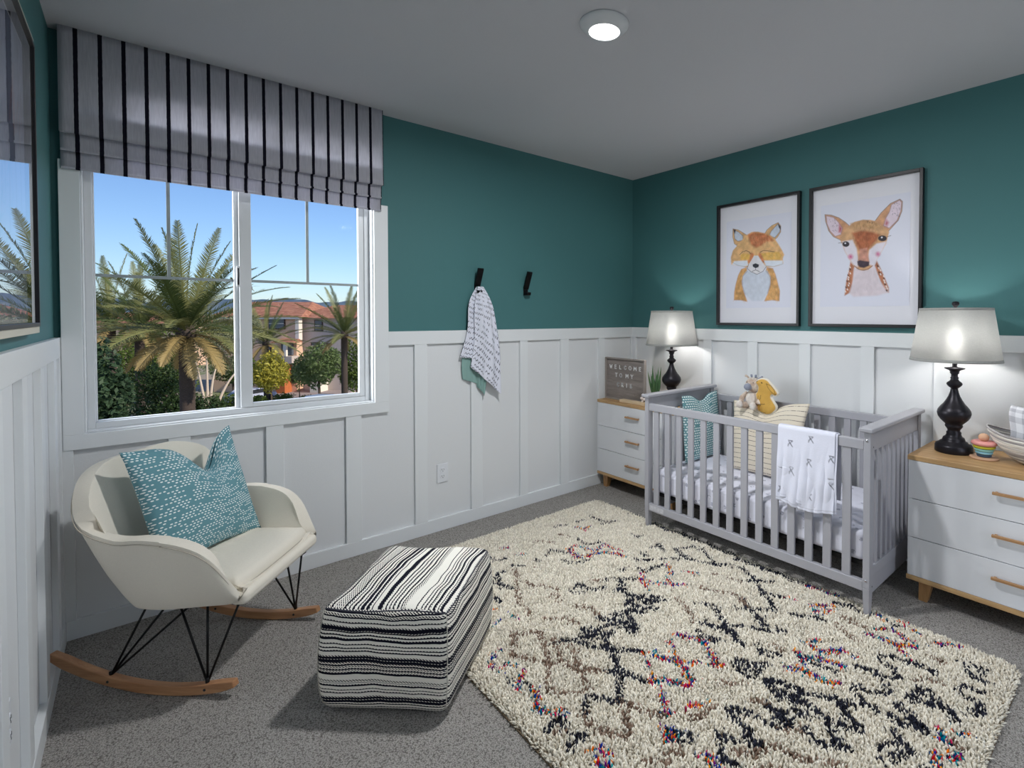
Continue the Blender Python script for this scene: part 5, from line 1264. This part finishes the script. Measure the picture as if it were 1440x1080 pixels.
def build_rug():
    sp = .0064; gx = np.arange(RX0+.008, RX1-.006, sp); gy = np.arange(RY0+.008, RY1-.006, sp)
    X, Y = np.meshgrid(gx, gy); P = np.stack([X.ravel(), Y.ravel()], 1)+RNG.uniform(-.0032, .0032, (X.size, 2))
    cr = .07
    qx = np.maximum(0, np.abs(P[:, 0]-(RX0+RX1)/2)-((RX1-RX0)/2-cr)); qy = np.maximum(0, np.abs(P[:, 1]-(RY0+RY1)/2)-((RY1-RY0)/2-cr))
    P = P[np.hypot(qx, qy) < cr]
    # pile is pressed flat under the pouf and the crib feet
    pa, pb = (P[:, 0]+2.266)*.688-(P[:, 1]+1.133)*.725, (P[:, 0]+2.266)*.725+(P[:, 1]+1.133)*.688
    P = P[~((np.abs(pa) < .200) & (np.abs(pb) < .220))]
    for yf in (-.847, -2.157): P = P[~((P[:, 0] > -.728) & (P[:, 0] < -.674) & (np.abs(P[:, 1]-yf) < .021))]
    n = len(P); C = rug_pattern(P)
    h = .014+.009*RNG.random(n)+.005*np.sin(P[:, 0]*37+np.sin(P[:, 1]*23)*2)*np.sin(P[:, 1]*33)
    ex = np.minimum(P[:, 0]-RX0, RX1-P[:, 0]); ey = np.minimum(P[:, 1]-RY0, RY1-P[:, 1]); e = np.clip(np.minimum(ex, ey)/.03, 0, 1); h = h*(.55+.45*e)
    # outward lean at the edges, random lean elsewhere
    lx = RNG.normal(0, .0040, n); ly = RNG.normal(0, .0040, n)
    lx += np.where(RX1-P[:, 0] < .02, .006, 0)-np.where(P[:, 0]-RX0 < .02, .006, 0); ly += np.where(RY1-P[:, 1] < .02, .006, 0)-np.where(P[:, 1]-RY0 < .02, .006, 0)
    ang = RNG.uniform(0, 2*np.pi, n); V = np.zeros((n, 7, 3)); r0 = .0042; r1 = .0042*(.8+.4*RNG.random(n))
    for k in range(3):
        a = ang+k*2*np.pi/3
        V[:, k, 0] = P[:, 0]+r0*np.cos(a); V[:, k, 1] = P[:, 1]+r0*np.sin(a); V[:, k, 2] = .004
        a2 = a+.5
        V[:, 3+k, 0] = P[:, 0]+lx*.7+r1*np.cos(a2); V[:, 3+k, 1] = P[:, 1]+ly*.7+r1*np.sin(a2); V[:, 3+k, 2] = .004+h*.66
    V[:, 6, 0] = P[:, 0]+lx*1.25; V[:, 6, 1] = P[:, 1]+ly*1.25; V[:, 6, 2] = .004+h
    V[:, :, 0] -= (RX0+RX1)/2; V[:, :, 1] -= (RY0+RY1)/2
    quads = np.array([[0, 1, 4, 3], [1, 2, 5, 4], [2, 0, 3, 5]]); tris = np.array([[3, 4, 6], [4, 5, 6], [5, 3, 6]])
    off = (np.arange(n)*7)[:, None, None]
    lq = (quads[None]+off).reshape(n, -1); lt = (tris[None]+off).reshape(n, -1)
    loops = np.concatenate([lq, lt], 1).ravel().astype(np.int32)
    tot = np.tile(np.array([4, 4, 4, 3, 3, 3], np.int32), n); start = np.concatenate([[0], np.cumsum(tot)[:-1]]).astype(np.int32)
    me = bpy.data.meshes.new('pile'); me.vertices.add(n*7); me.loops.add(len(loops)); me.polygons.add(n*6)
    me.vertices.foreach_set('co', V.reshape(-1).astype(np.float32)); me.loops.foreach_set('vertex_index', loops); me.polygons.foreach_set('loop_start', start)
    me.polygons.foreach_set('use_smooth', np.ones(n*6, bool)); me.update(calc_edges=True)
    ca = me.color_attributes.new('Col', 'FLOAT_COLOR', 'POINT'); c4 = np.ones((n*7, 4), np.float32); c4[:, :3] = np.repeat(C, 7, axis=0); ca.data.foreach_set('color', c4.ravel())
    me.materials.append(vcol('shag_yarn', 1.0, 0, spec=.08)); o = bpy.data.objects.new('pile', me); COL.objects.link(o); o.parent = rug; o['kind'] = 'stuff'
    bx, by = (RX1-RX0)/2, (RY1-RY0)/2; pts = []
    for sx, sy, a0 in ((1, 1, 0), (-1, 1, 90), (-1, -1, 180), (1, -1, 270)):
        for k in range(7): a = R(a0+15*k); pts.append((sx*(bx-cr)+cr*math.cos(a), sy*(by-cr)+cr*math.sin(a)))
    MB().prism(pts, .0005, .005).obj('backing', plain('rug_backing', (120, 104, 84), .95), rug)
build_rug()
# ================================================================== OUTSIDE
GZ = -7.0
def ground_mat():
    n = NT('outdoor_ground'); v = n.new('ShaderNodeNewGeometry').outputs['Position']; f = n.noise(v, .12, 3); g = n.noise(v, 1.5, 4)
    c = n.mix(n.math('GREATER_THAN', f, .47), lin((118, 132, 84)), lin((176, 160, 148))); n.col(n.mix(g, c, lin((120, 120, 96)))); n.set(Roughness=.95); return n.m
struct(MB().box(-300, 900, .6, 900, GZ-.5, GZ).obj('ground', ground_mat()))
# own building facade below the window
struct(MB().box(-9, 6, .151, .45, GZ, 0).obj('wall_outside', plain('stucco', (196, 184, 166), .9)))
# street
rd0, rd1 = at(300, 560, 42), at(520, 545, 62)
dv = (rd1-rd0); dv.z = 0; dv.normalize(); nv = Vector((-dv.y, dv.x, 0))
def ribbon(c, L, wd, z, name, mat):
    a = c-dv*L; b2 = c+dv*L; b = MB(); P = [a-nv*wd, b2-nv*wd, b2+nv*wd, a+nv*wd]
    b.hexa([(p.x, p.y, GZ) for p in P]+[(p.x, p.y, z) for p in P]); return struct(b.obj(name, mat))
rc_ = at(400, 556, 52)
ribbon(rc_, 60, 4.2, GZ+.03, 'street', plain('asphalt', (150, 138, 136), .95, var=.1, vscale=2)); ribbon(rc_-nv*5.4, 60, 1.1, GZ+.09, 'sidewalk', plain('concrete', (206, 190, 176), .95, var=.06, vscale=1))
# hills
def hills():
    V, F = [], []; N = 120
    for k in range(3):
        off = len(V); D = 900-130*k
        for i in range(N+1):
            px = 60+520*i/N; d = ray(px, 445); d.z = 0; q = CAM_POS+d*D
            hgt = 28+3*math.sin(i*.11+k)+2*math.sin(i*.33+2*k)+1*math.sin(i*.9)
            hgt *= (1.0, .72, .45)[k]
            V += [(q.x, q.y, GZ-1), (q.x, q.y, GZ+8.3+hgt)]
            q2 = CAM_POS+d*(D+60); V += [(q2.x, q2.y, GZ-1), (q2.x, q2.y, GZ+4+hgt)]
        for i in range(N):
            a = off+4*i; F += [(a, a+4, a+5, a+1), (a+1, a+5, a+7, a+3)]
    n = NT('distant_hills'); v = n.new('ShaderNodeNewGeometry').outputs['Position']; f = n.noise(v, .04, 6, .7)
    n.col(n.ramp(f, [(.35, lin((128, 150, 168))), (.55, lin((156, 172, 184))), (.7, lin((190, 190, 190)))])); n.set(Roughness=1)  # pale blue-grey distance haze is painted into the hill colour
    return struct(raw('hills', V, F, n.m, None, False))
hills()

# ---- palms
def frond_mesh(name, L, droop, wid, seed, lift=.35):
    rr = random.Random(seed); b = bmesh.new(); n = 26
    pts = []; 
    for i in range(n+1):
        t = i/n; pts.append(Vector((L*(t-.12*droop*t*t), 0, L*(lift*t-droop*t*t*.62))))
    tw = 0
    for i in range(n):      # rachis
        r0, r1 = .035*(1-i/n)+.006, .035*(1-(i+1)/n)+.006
        a = [b.verts.new(pts[i]+Vector((0, s*r0, -abs(s)*0+(.02 if s == 0 else 0)))) for s in (-1, 0, 1)]; c = [b.verts.new(pts[i+1]+Vector((0, s*r1, (.02 if s == 0 else 0)))) for s in (-1, 0, 1)]
        b.faces.new((a[0], a[1], c[1], c[0])); b.faces.new((a[1], a[2], c[2], c[1]))
    m = 92
    for k in range(m):
        t = .10+.90*k/m; i = min(n-1, int(t*n)); p = pts[i].lerp(pts[i+1], t*n-i); d = (pts[i+1]-pts[i]).normalized(); upn = Vector((-d.z, 0, d.x))
        ll = wid*(math.sin(math.pi*min(1, .12+t*.86))**.6)*rr.uniform(.85, 1.1)
        for s in (-1, 1):
            tip = p+d*ll*rr.uniform(.55, .75)+Vector((0, s*ll*rr.uniform(.62, .8), 0))+upn*ll*rr.uniform(.12, .40)-Vector((0, 0, ll*.18))
            w2 = d*.017; mid = p.lerp(tip, .5)+upn*.02
            v = [b.verts.new(q) for q in (p-w2, mid-w2*1.1, tip, mid+w2*1.1, p+w2)]
            b.faces.new((v[0], v[1], v[3], v[4])); b.faces.new((v[1], v[2], v[3]))
    me = bpy.data.meshes.new(name); b.to_mesh(me); b.free(); return me
M_FG = leafmat('palm_green', (92, 106, 66), (158, 158, 104), .9); M_FG2 = leafmat('palm_deep_green', (58, 76, 50), (104, 118, 66), .9); M_FD = leafmat('palm_dry', (150, 136, 84), (190, 166, 120), .7); M_TRUNK = plain('palm_trunk', (74, 64, 58), .95, bump=1.0, bscale=7, var=.4, vscale=9)
FR = []
for k, (L, dr, wd, li, mt_) in enumerate(((4.4, .16, .50, .30, M_FG), (4.5, .46, .56, .42, M_FG), (4.1, .66, .58, .42, M_FG), (2.3, .80, .42, .30, M_FD), (4.1, .24, .50, .28, M_FG2), (4.4, .55, .56, .38, M_FG2))):
    me = frond_mesh('frond', L, dr, wd, k, li); me.materials.append(mt_); FR.append(me)
def palm(loc, hgt, sc, nfr, label, seed, tr=.26):
    rr = random.Random(seed); t = empty('palm_tree', loc, 0, label, 'palm tree', 'date palms outside the window')
    prof = [(tr*1.5, 0), (tr*1.1, .4)]; nn = int(hgt/.16)
    for k in range(nn): z = .4+(hgt-.7)*k/nn; prof += [(tr*1.02, z), (tr*.92, z+.08)]
    prof += [(tr*1.05, hgt-.35), (tr*1.35, hgt-.1), (tr*.9, hgt+.25), (.02, hgt+.35)]
    MB().lathe(prof, n=14, cap=False).obj('trunk', M_TRUNK, t, True)
    for k in range(nfr):
        f = k/nfr; az = k*2.399+rr.uniform(-.2, .2); el = R(76-f*80+rr.uniform(-8, 8)); ty = (k % 2)*4 if f < .28 else ((1, 5)[k % 2] if f < .62 else (2 if f < .80 else 3))
        o = bpy.data.objects.new('frond', FR[ty]); COL.objects.link(o); o.parent = t; o.location = (0, 0, hgt+.1-.35*f)
        o.rotation_euler = (rr.uniform(-.3, .3), -el+(.15 if ty == 0 else .5), az); s_ = sc*rr.uniform(.9, 1.08); o.scale = (s_, s_, s_)
    return t
def gp(px, py, depth, z=GZ):
    p = at(px, py, depth); return (p.x, p.y, z)
def crown_h(px, py, depth): return at(px, py, depth).z-GZ
palm(gp(262, 452, 24), crown_h(262, 466, 24), 1.20, 58, 'large date palm with thick dark trunk in the centre of the left window pane', 1, .30)
palm(gp(196, 452, 33), crown_h(196, 462, 33), 1.05, 34, 'date palm just left of the large palm, partly hidden by its fronds', 2)
palm(gp(156, 452, 37), crown_h(156, 455, 37), 1.15, 32, 'date palm at the far left edge of the window behind shrubs', 3)
palm(gp(484, 478, 41), crown_h(484, 470, 41), .98, 36, 'slim date palm at the right side of the right window pane', 4, .24)
palm(gp(374, 500, 47), crown_h(374, 482, 47), .92, 34, 'small bushy palm in front of the peach house', 5, .22)
palm(gp(352, 452, 58), crown_h(352, 404, 58), .25, 10, 'distant palm just behind the window mullion', 6, .18)

# ---- leafy trees
def leafy(loc, blobs, nleaf, size, mat, label, trunk=None, tmat=None, seed=0, cat='tree', name='leafy_tree', group='leafy trees and shrubs outside the window'):
    rg = np.random.default_rng(seed); t = empty(name, loc, 0, label, cat, group)
    tot = sum(r[3]*r[4]*r[5] for r in blobs); Vs = []
    for cx, cy, cz, rx, ry, rz in blobs:
        n = int(nleaf*(rx*ry*rz)/tot)
        d = rg.normal(size=(n, 3)); d /= np.linalg.norm(d, axis=1)[:, None]; rad = rg.random(n)**.28*(1+.12*np.sin(d[:, 0]*7+cx)*np.sin(d[:, 2]*8+cy*3))
        c = d*rad[:, None]*np.array([rx, ry, rz])+np.array([cx, cy, cz])
        a = rg.normal(size=(n, 3))+d*.8; a /= np.linalg.norm(a, axis=1)[:, None]; u = np.cross(a, rg.normal(size=(n, 3))); u /= np.linalg.norm(u, axis=1)[:, None]; v = np.cross(a, u)
        s = size*(.6+.8*rg.random(n))[:, None]
        Vs.append(np.stack([c-u*s, c-v*s*.45, c+u*s, c+v*s*.45], 1))
    V = np.concatenate(Vs).reshape(-1, 3); n = len(V)//4
    me = bpy.data.meshes.new('crown'); me.vertices.add(n*4); me.loops.add(n*4); me.polygons.add(n)
    me.vertices.foreach_set('co', V.ravel().astype(np.float32)); me.loops.foreach_set('vertex_index', np.arange(n*4, dtype=np.int32)); me.polygons.foreach_set('loop_start', np.arange(0, n*4, 4, dtype=np.int32)); me.update(calc_edges=True)
    me.materials.append(mat); o = bpy.data.objects.new('crown', me); COL.objects.link(o); o.parent = t
    for pts, r in (trunk or []): MB().tube(smooth_line(pts, 4), [r*(1-.5*i/(4*(len(pts)-1))) for i in range(4*(len(pts)-1)+1)], 8).obj('trunk', tmat or M_BARK, t, True)
    return t
M_BARK = plain('bark', (92, 78, 66), .95, bump=.6, bscale=12); M_WBARK = plain('pale_bark', (206, 190, 172), .9)
L_DARK = leafmat('dark_leaf', (34, 54, 36), (70, 92, 48), .8); L_MID = leafmat('mid_leaf', (62, 88, 42), (120, 138, 66), .6); L_OLIVE = leafmat('olive_leaf', (108, 116, 88), (150, 154, 122), .6); L_YEL = leafmat('yellow_leaf', (130, 138, 58), (212, 196, 84), 1.5); L_BLUEG = leafmat('blue_green_leaf', (40, 62, 46), (80, 104, 72), .8); L_PEP = leafmat('pepper_leaf', (72, 98, 56), (128, 146, 92), .6)
def tree_at(px, depth, top, bot, hw, mat, label, nleaf, size, seed, trunk=True, tm=None, name='leafy_tree', cat='tree', depth_r=None):
    g = gp(px, 500, depth); zt, zb = at(px, top, depth).z-GZ, max(.1, at(px, bot, depth).z-GZ); r = hw*depth/CAM_F*1.05
    rr = random.Random(seed); H_ = zt-zb; bl = [(0, 0, zb+H_*.5, r*.72, r*.72, H_*.5)]
    for k in range(9):
        a = k*2.4; bl.append((math.cos(a)*r*.55, math.sin(a)*r*.55, zb+H_*rr.uniform(.25, .8), r*rr.uniform(.32, .5), r*rr.uniform(.32, .5), H_*rr.uniform(.16, .26)))
    tk = [([(0, 0, 0), (.05*r, 0, zb*.5), (0, .05, zb+H_*.4)], max(.06, r*.07))] if trunk else None
    return leafy(g, bl, nleaf, size, mat, label, tk, tm, seed, cat, name)
tree_at(138, 15, 478, 640, 36, L_BLUEG, 'dark blue-green tree at the lower left corner of the window', 5200, .085, 11)
tree_at(226, 29, 500, 640, 46, L_DARK, 'large dark rounded tree in front of the big palm trunk', 8200, .10, 12)
tree_at(172, 47, 462, 560, 42, L_MID, 'sunlit green tree with glossy leaves left of the big palm', 6000, .12, 13)
tree_at(228, 50, 452, 560, 42, L_MID, 'tall green tree directly behind the big palm, left of its trunk', 6000, .13, 14)
tree_at(316, 40, 436, 532, 46, L_OLIVE, 'grey-olive airy tree with pale trunks right of the big palm', 6500, .10, 15, trunk=False)
ot = empty('bare_branching_trunk', gp(292, 560, 33), 0, 'pale leaning multi-stem trunk beneath the grey-olive tree', 'tree')
hh_ = crown_h(292, 508, 33)
for k, (dx, dz) in enumerate(((-.55, 1), (.0, 1.04), (1.9, .92), (.45, .9))):
    MB().tube(smooth_line([(0, 0, 0), (dx*.25, 0, hh_*.45), (dx*.6, .1, hh_*.75), (dx, .2, hh_*dz)], 4), [.12-.007*i for i in range(13)], 8).obj('stem', M_WBARK, ot, True)
tree_at(292, 30, 556, 600, 26, L_DARK, 'low dark shrub to the right of the big palm trunk', 2200, .09, 16, False, name='shrub', cat='shrub')
tree_at(318, 44, 553, 575, 26, L_MID, 'low green shrub beside the street in the left pane', 1600, .09, 17, False, name='shrub', cat='shrub')
tree_at(326, 50, 500, 540, 26, L_MID, 'distant green tree beyond the street near the mullion', 1800, .16, 24)
tree_at(380, 38, 492, 552, 24, L_YEL, 'yellow-green leafy tree in the lower left of the right pane', 3600, .12, 18)
tree_at(352, 45, 505, 545, 14, L_MID, 'green tree beside the mullion behind the yellow-green tree', 1600, .12, 25)
tree_at(447, 46, 482, 546, 34, L_PEP, 'wide green pepper tree in front of the grey house wing', 6200, .13, 19)
tree_at(500, 50, 470, 556, 24, L_MID, 'green tree at the right edge behind the slim palm', 3600, .14, 20)
tree_at(420, 50, 500, 548, 12, L_PEP, 'narrow green tree between the house door and the pepper tree', 1500, .11, 21)
for k, (px, dp, y0, y1, hw, lab) in enumerate(((362, 44, 556, 572, 14, 'low hedge under the yellow-green tree'), (395, 46, 553, 570, 17, 'low hedge beside the path in front of the house'), (432, 47, 556, 568, 16, 'low hedge beside the parked car'))):
    tree_at(px, dp, y0, y1, hw, L_MID, lab, 1300, .09, 30+k, False, name='hedge', cat='hedge')

# ---- houses
M_TILE = None
def tile_mat():
    n = NT('terracotta_roof_tiles'); v = n.coord('Object'); s = n.sep(v)
    row = n.math('FRACT', n.math('MULTIPLY', s[2], 5.0)); c = n.noise(v, 2.5, 3)
    n.col(n.mix(n.math('MULTIPLY', n.math('LESS_THAN', row, .22), .5), n.ramp(c, [(.35, lin((150, 98, 78))), (.65, lin((186, 132, 106)))]), lin((96, 56, 44)))); n.set(Roughness=.9); return n.m
M_TILE = tile_mat(); M_PEACH = plain('peach_stucco', (224, 188, 160), .95); M_GREY = plain('grey_stucco', (196, 184, 176), .95); M_BRICK = plain('brick_orange', (190, 110, 64), .95, var=.25, vscale=6); M_WFR = plain('dark_window_frame', (70, 46, 40), .6); M_WGL = plain('far_window_glass', (90, 100, 112), .15); M_WTRIM = plain('white_house_trim', (236, 228, 216), .8)
HD = 56; hc = at(420, 500, HD); ux = _rt.copy(); ux.z = 0; ux.normalize(); uy = Vector((-ux.y, ux.x, 0)); 
mpp = HD/CAM_F
def hx(px): return (px-420)*mpp
def hz(py): return at(420, py, HD).z-GZ
house = empty('house', (hc.x, hc.y, GZ), math.atan2(ux.y, ux.x), 'peach and grey three-storey house with terracotta roof seen through the right pane', 'house')
def hb(x0, x1, y0, y1, z0, z1, name, mat, parent=house): return MB().box(x0, x1, y0, y1, z0, z1).obj(name, mat, parent)
ev = hz(446)
hb(hx(300), hx(417), 0, 9, 0, ev, 'peach_wing', M_PEACH); hb(hx(417), hx(500), 1.2, 9, 0, ev-.1, 'grey_wing', M_GREY); hb(hx(416.5), hx(421.5), -.12, .5, hz(478), ev-.05, 'corner_trim', M_WTRIM)
b = MB(); zr_ = hz(423)
def hip(x0, x1, y0, y1, z0, z1, ins):
    ov = .5; b2 = MB(); v = [b2.b.verts.new(p) for p in ((x0-ov, y0-ov, z0), (x1+ov, y0-ov, z0), (x1+ov, y1+ov, z0), (x0-ov, y1+ov, z0), (x0+ins, (y0+y1)/2, z1), (x1-ins, (y0+y1)/2, z1))]
    for f in ((0, 1, 5, 4), (1, 2, 5), (2, 3, 4, 5), (3, 0, 4), (3, 2, 1, 0)): b2.b.faces.new([v[i] for i in f])
    return b2.obj('roof', M_TILE, house)
hip(hx(300), hx(421), 0, 9, ev, zr_, 1.2); hip(hx(405), hx(500), 1.0, 9, ev-.1, zr_-.35, 2.4)
hb(hx(300), hx(424), -.45, -.2, ev-.22, ev, 'fascia', M_WTRIM)
def hw(x0, x1, y0, y1, yy=0):
    f = hb(hx(x0), hx(x1), yy-.12, yy, hz(y1), hz(y0), 'window', M_WFR); e = .10
    hb(hx(x0)+e, hx(x1)-e, yy-.15, yy-.11, hz(y1)+e, hz(y0)-e, 'pane', M_WGL, f); xm = (hx(x0)+hx(x1))/2
    hb(hx(x0)+e, hx(x1)-e, yy-.17, yy-.15, (hz(y0)+hz(y1))/2-.03, (hz(y0)+hz(y1))/2+.03, 'mullion', M_WTRIM, f)
hw(379, 402, 447, 463); hw(434, 446, 450, 466, 1.2); hw(429, 441, 482, 492, 1.2); hw(444, 454, 483, 493, 1.2); hw(411, 421, 516, 536, -.0); hw(370, 382, 484, 498)
hb(hx(398), hx(413), -.3, .02, hz(499), hz(483), 'balcony_opening', M_WGL)
MB().hexa([(hx(392), -1.5, hz(481)), (hx(426), -1.5, hz(481)), (hx(426), 0, hz(481)), (hx(392), 0, hz(481)), (hx(394), -1.4, hz(480)), (hx(424), -1.4, hz(480)), (hx(421), 0, hz(476)), (hx(396), 0, hz(476))]).obj('porch_roof', M_TILE, house)
hb(hx(397), hx(420), -1.2, 0, hz(510), hz(500), 'balcony_wall', M_GREY); hb(hx(398), hx(410), -1.2, 0, 0, hz(511), 'brick_pier', M_BRICK); hb(hx(409), hx(413), -1.3, -1.0, hz(500), hz(483), 'post', M_WTRIM)
hb(hx(428), hx(431), 1.0, 1.25, 0, hz(512), 'downpipe', M_BRICK); hb(hx(440), hx(452), -.6, 1.2, 0, hz(530), 'pale_steps', M_WTRIM)
# second roofline further right / behind
h2 = empty('far_house', gp(505, 500, 75), math.atan2(ux.y, ux.x), 'distant peach house with tiled roof at the right edge of the window', 'house')
MB().box(-4, 9, 0, 8, 0, crown_h(505, 474, 75)).obj('walls', M_PEACH, h2)
z0 = crown_h(505, 474, 75); b = MB(); v = [b.b.verts.new(p) for p in ((-4.5, -.5, z0), (9.5, -.5, z0), (9.5, 8.5, z0), (-4.5, 8.5, z0), (-1, 4, z0+1.6), (6, 4, z0+1.6))]
for f in ((0, 1, 5, 4), (1, 2, 5), (2, 3, 4, 5), (3, 0, 4), (3, 2, 1, 0)): b.b.faces.new([v[i] for i in f])
b.obj('roof', M_TILE, h2)
h3 = empty('far_house', gp(150, 470, 85), math.atan2(ux.y, ux.x), 'distant house with orange roof glimpsed between the left palms', 'house')
MB().box(-9, 14, 0, 8, 0, crown_h(150, 456, 85)).obj('walls', M_PEACH, h3)
z0 = crown_h(150, 456, 85); b = MB(); v = [b.b.verts.new(p) for p in ((-9.5, -.5, z0), (14.5, -.5, z0), (14.5, 8.5, z0), (-9.5, 8.5, z0), (-6, 4, z0+2), (11, 4, z0+2))]
for f in ((0, 1, 5, 4), (1, 2, 5), (2, 3, 4, 5), (3, 0, 4), (3, 2, 1, 0)): b.b.faces.new([v[i] for i in f])
b.obj('roof', M_TILE, h3)
# ---- cars
M_GLASSD = plain('car_glass', (40, 48, 58), .1); M_TYRE = plain('tyre', (24, 24, 26), .8)
def car(px, py, depth, rgb, label, rz):
    p = at(px, py, depth); t = empty('car', (p.x, p.y, GZ), rz, label, 'car', 'parked cars outside')
    b = MB(); prof = [(-2.2, .35), (2.2, .35), (2.25, .75), (1.3, .92), (.7, 1.38), (-.9, 1.42), (-1.7, .98), (-2.2, .9)]
    b.prism(prof, -.85, .85, Matrix.Rotation(R(90), 4, 'X')); b.obj('body', plain('car_paint', rgb, .25), t, bevel=.08, seg=3)
    for s in (-1, 1):
        b = MB(); b.prism([(1.12, .95), (.64, 1.32), (-.86, 1.35), (-1.45, .98)], s*.86-.01, s*.86+.01, Matrix.Rotation(R(90), 4, 'X')); b.obj('side_window', M_GLASSD, t)
        for x in (-1.4, 1.4): MB().tube([(x, s*.70, .34), (x, s*.88, .34)], .34, 20).obj('wheel', M_TYRE, t, True)
    b = MB().hexa([(1.30, -.70, .93), (1.34, -.70, .95), (1.34, .70, .95), (1.30, .70, .93), (.72, -.66, 1.36), (.76, -.66, 1.38), (.76, .66, 1.38), (.72, .66, 1.36)]); b.obj('windshield', M_GLASSD, t)
    return t
hd = math.atan2(dv.y, dv.x)
car(452, 553, 45, (150, 172, 206), 'pale blue car parked below the pepper tree', hd)
car(492, 552, 44.5, (232, 226, 220), 'white car parked at the foot of the slim palm', hd)
car(352, 530, 49, (190, 200, 226), 'pale car behind the yellow-green tree near the mullion', hd)
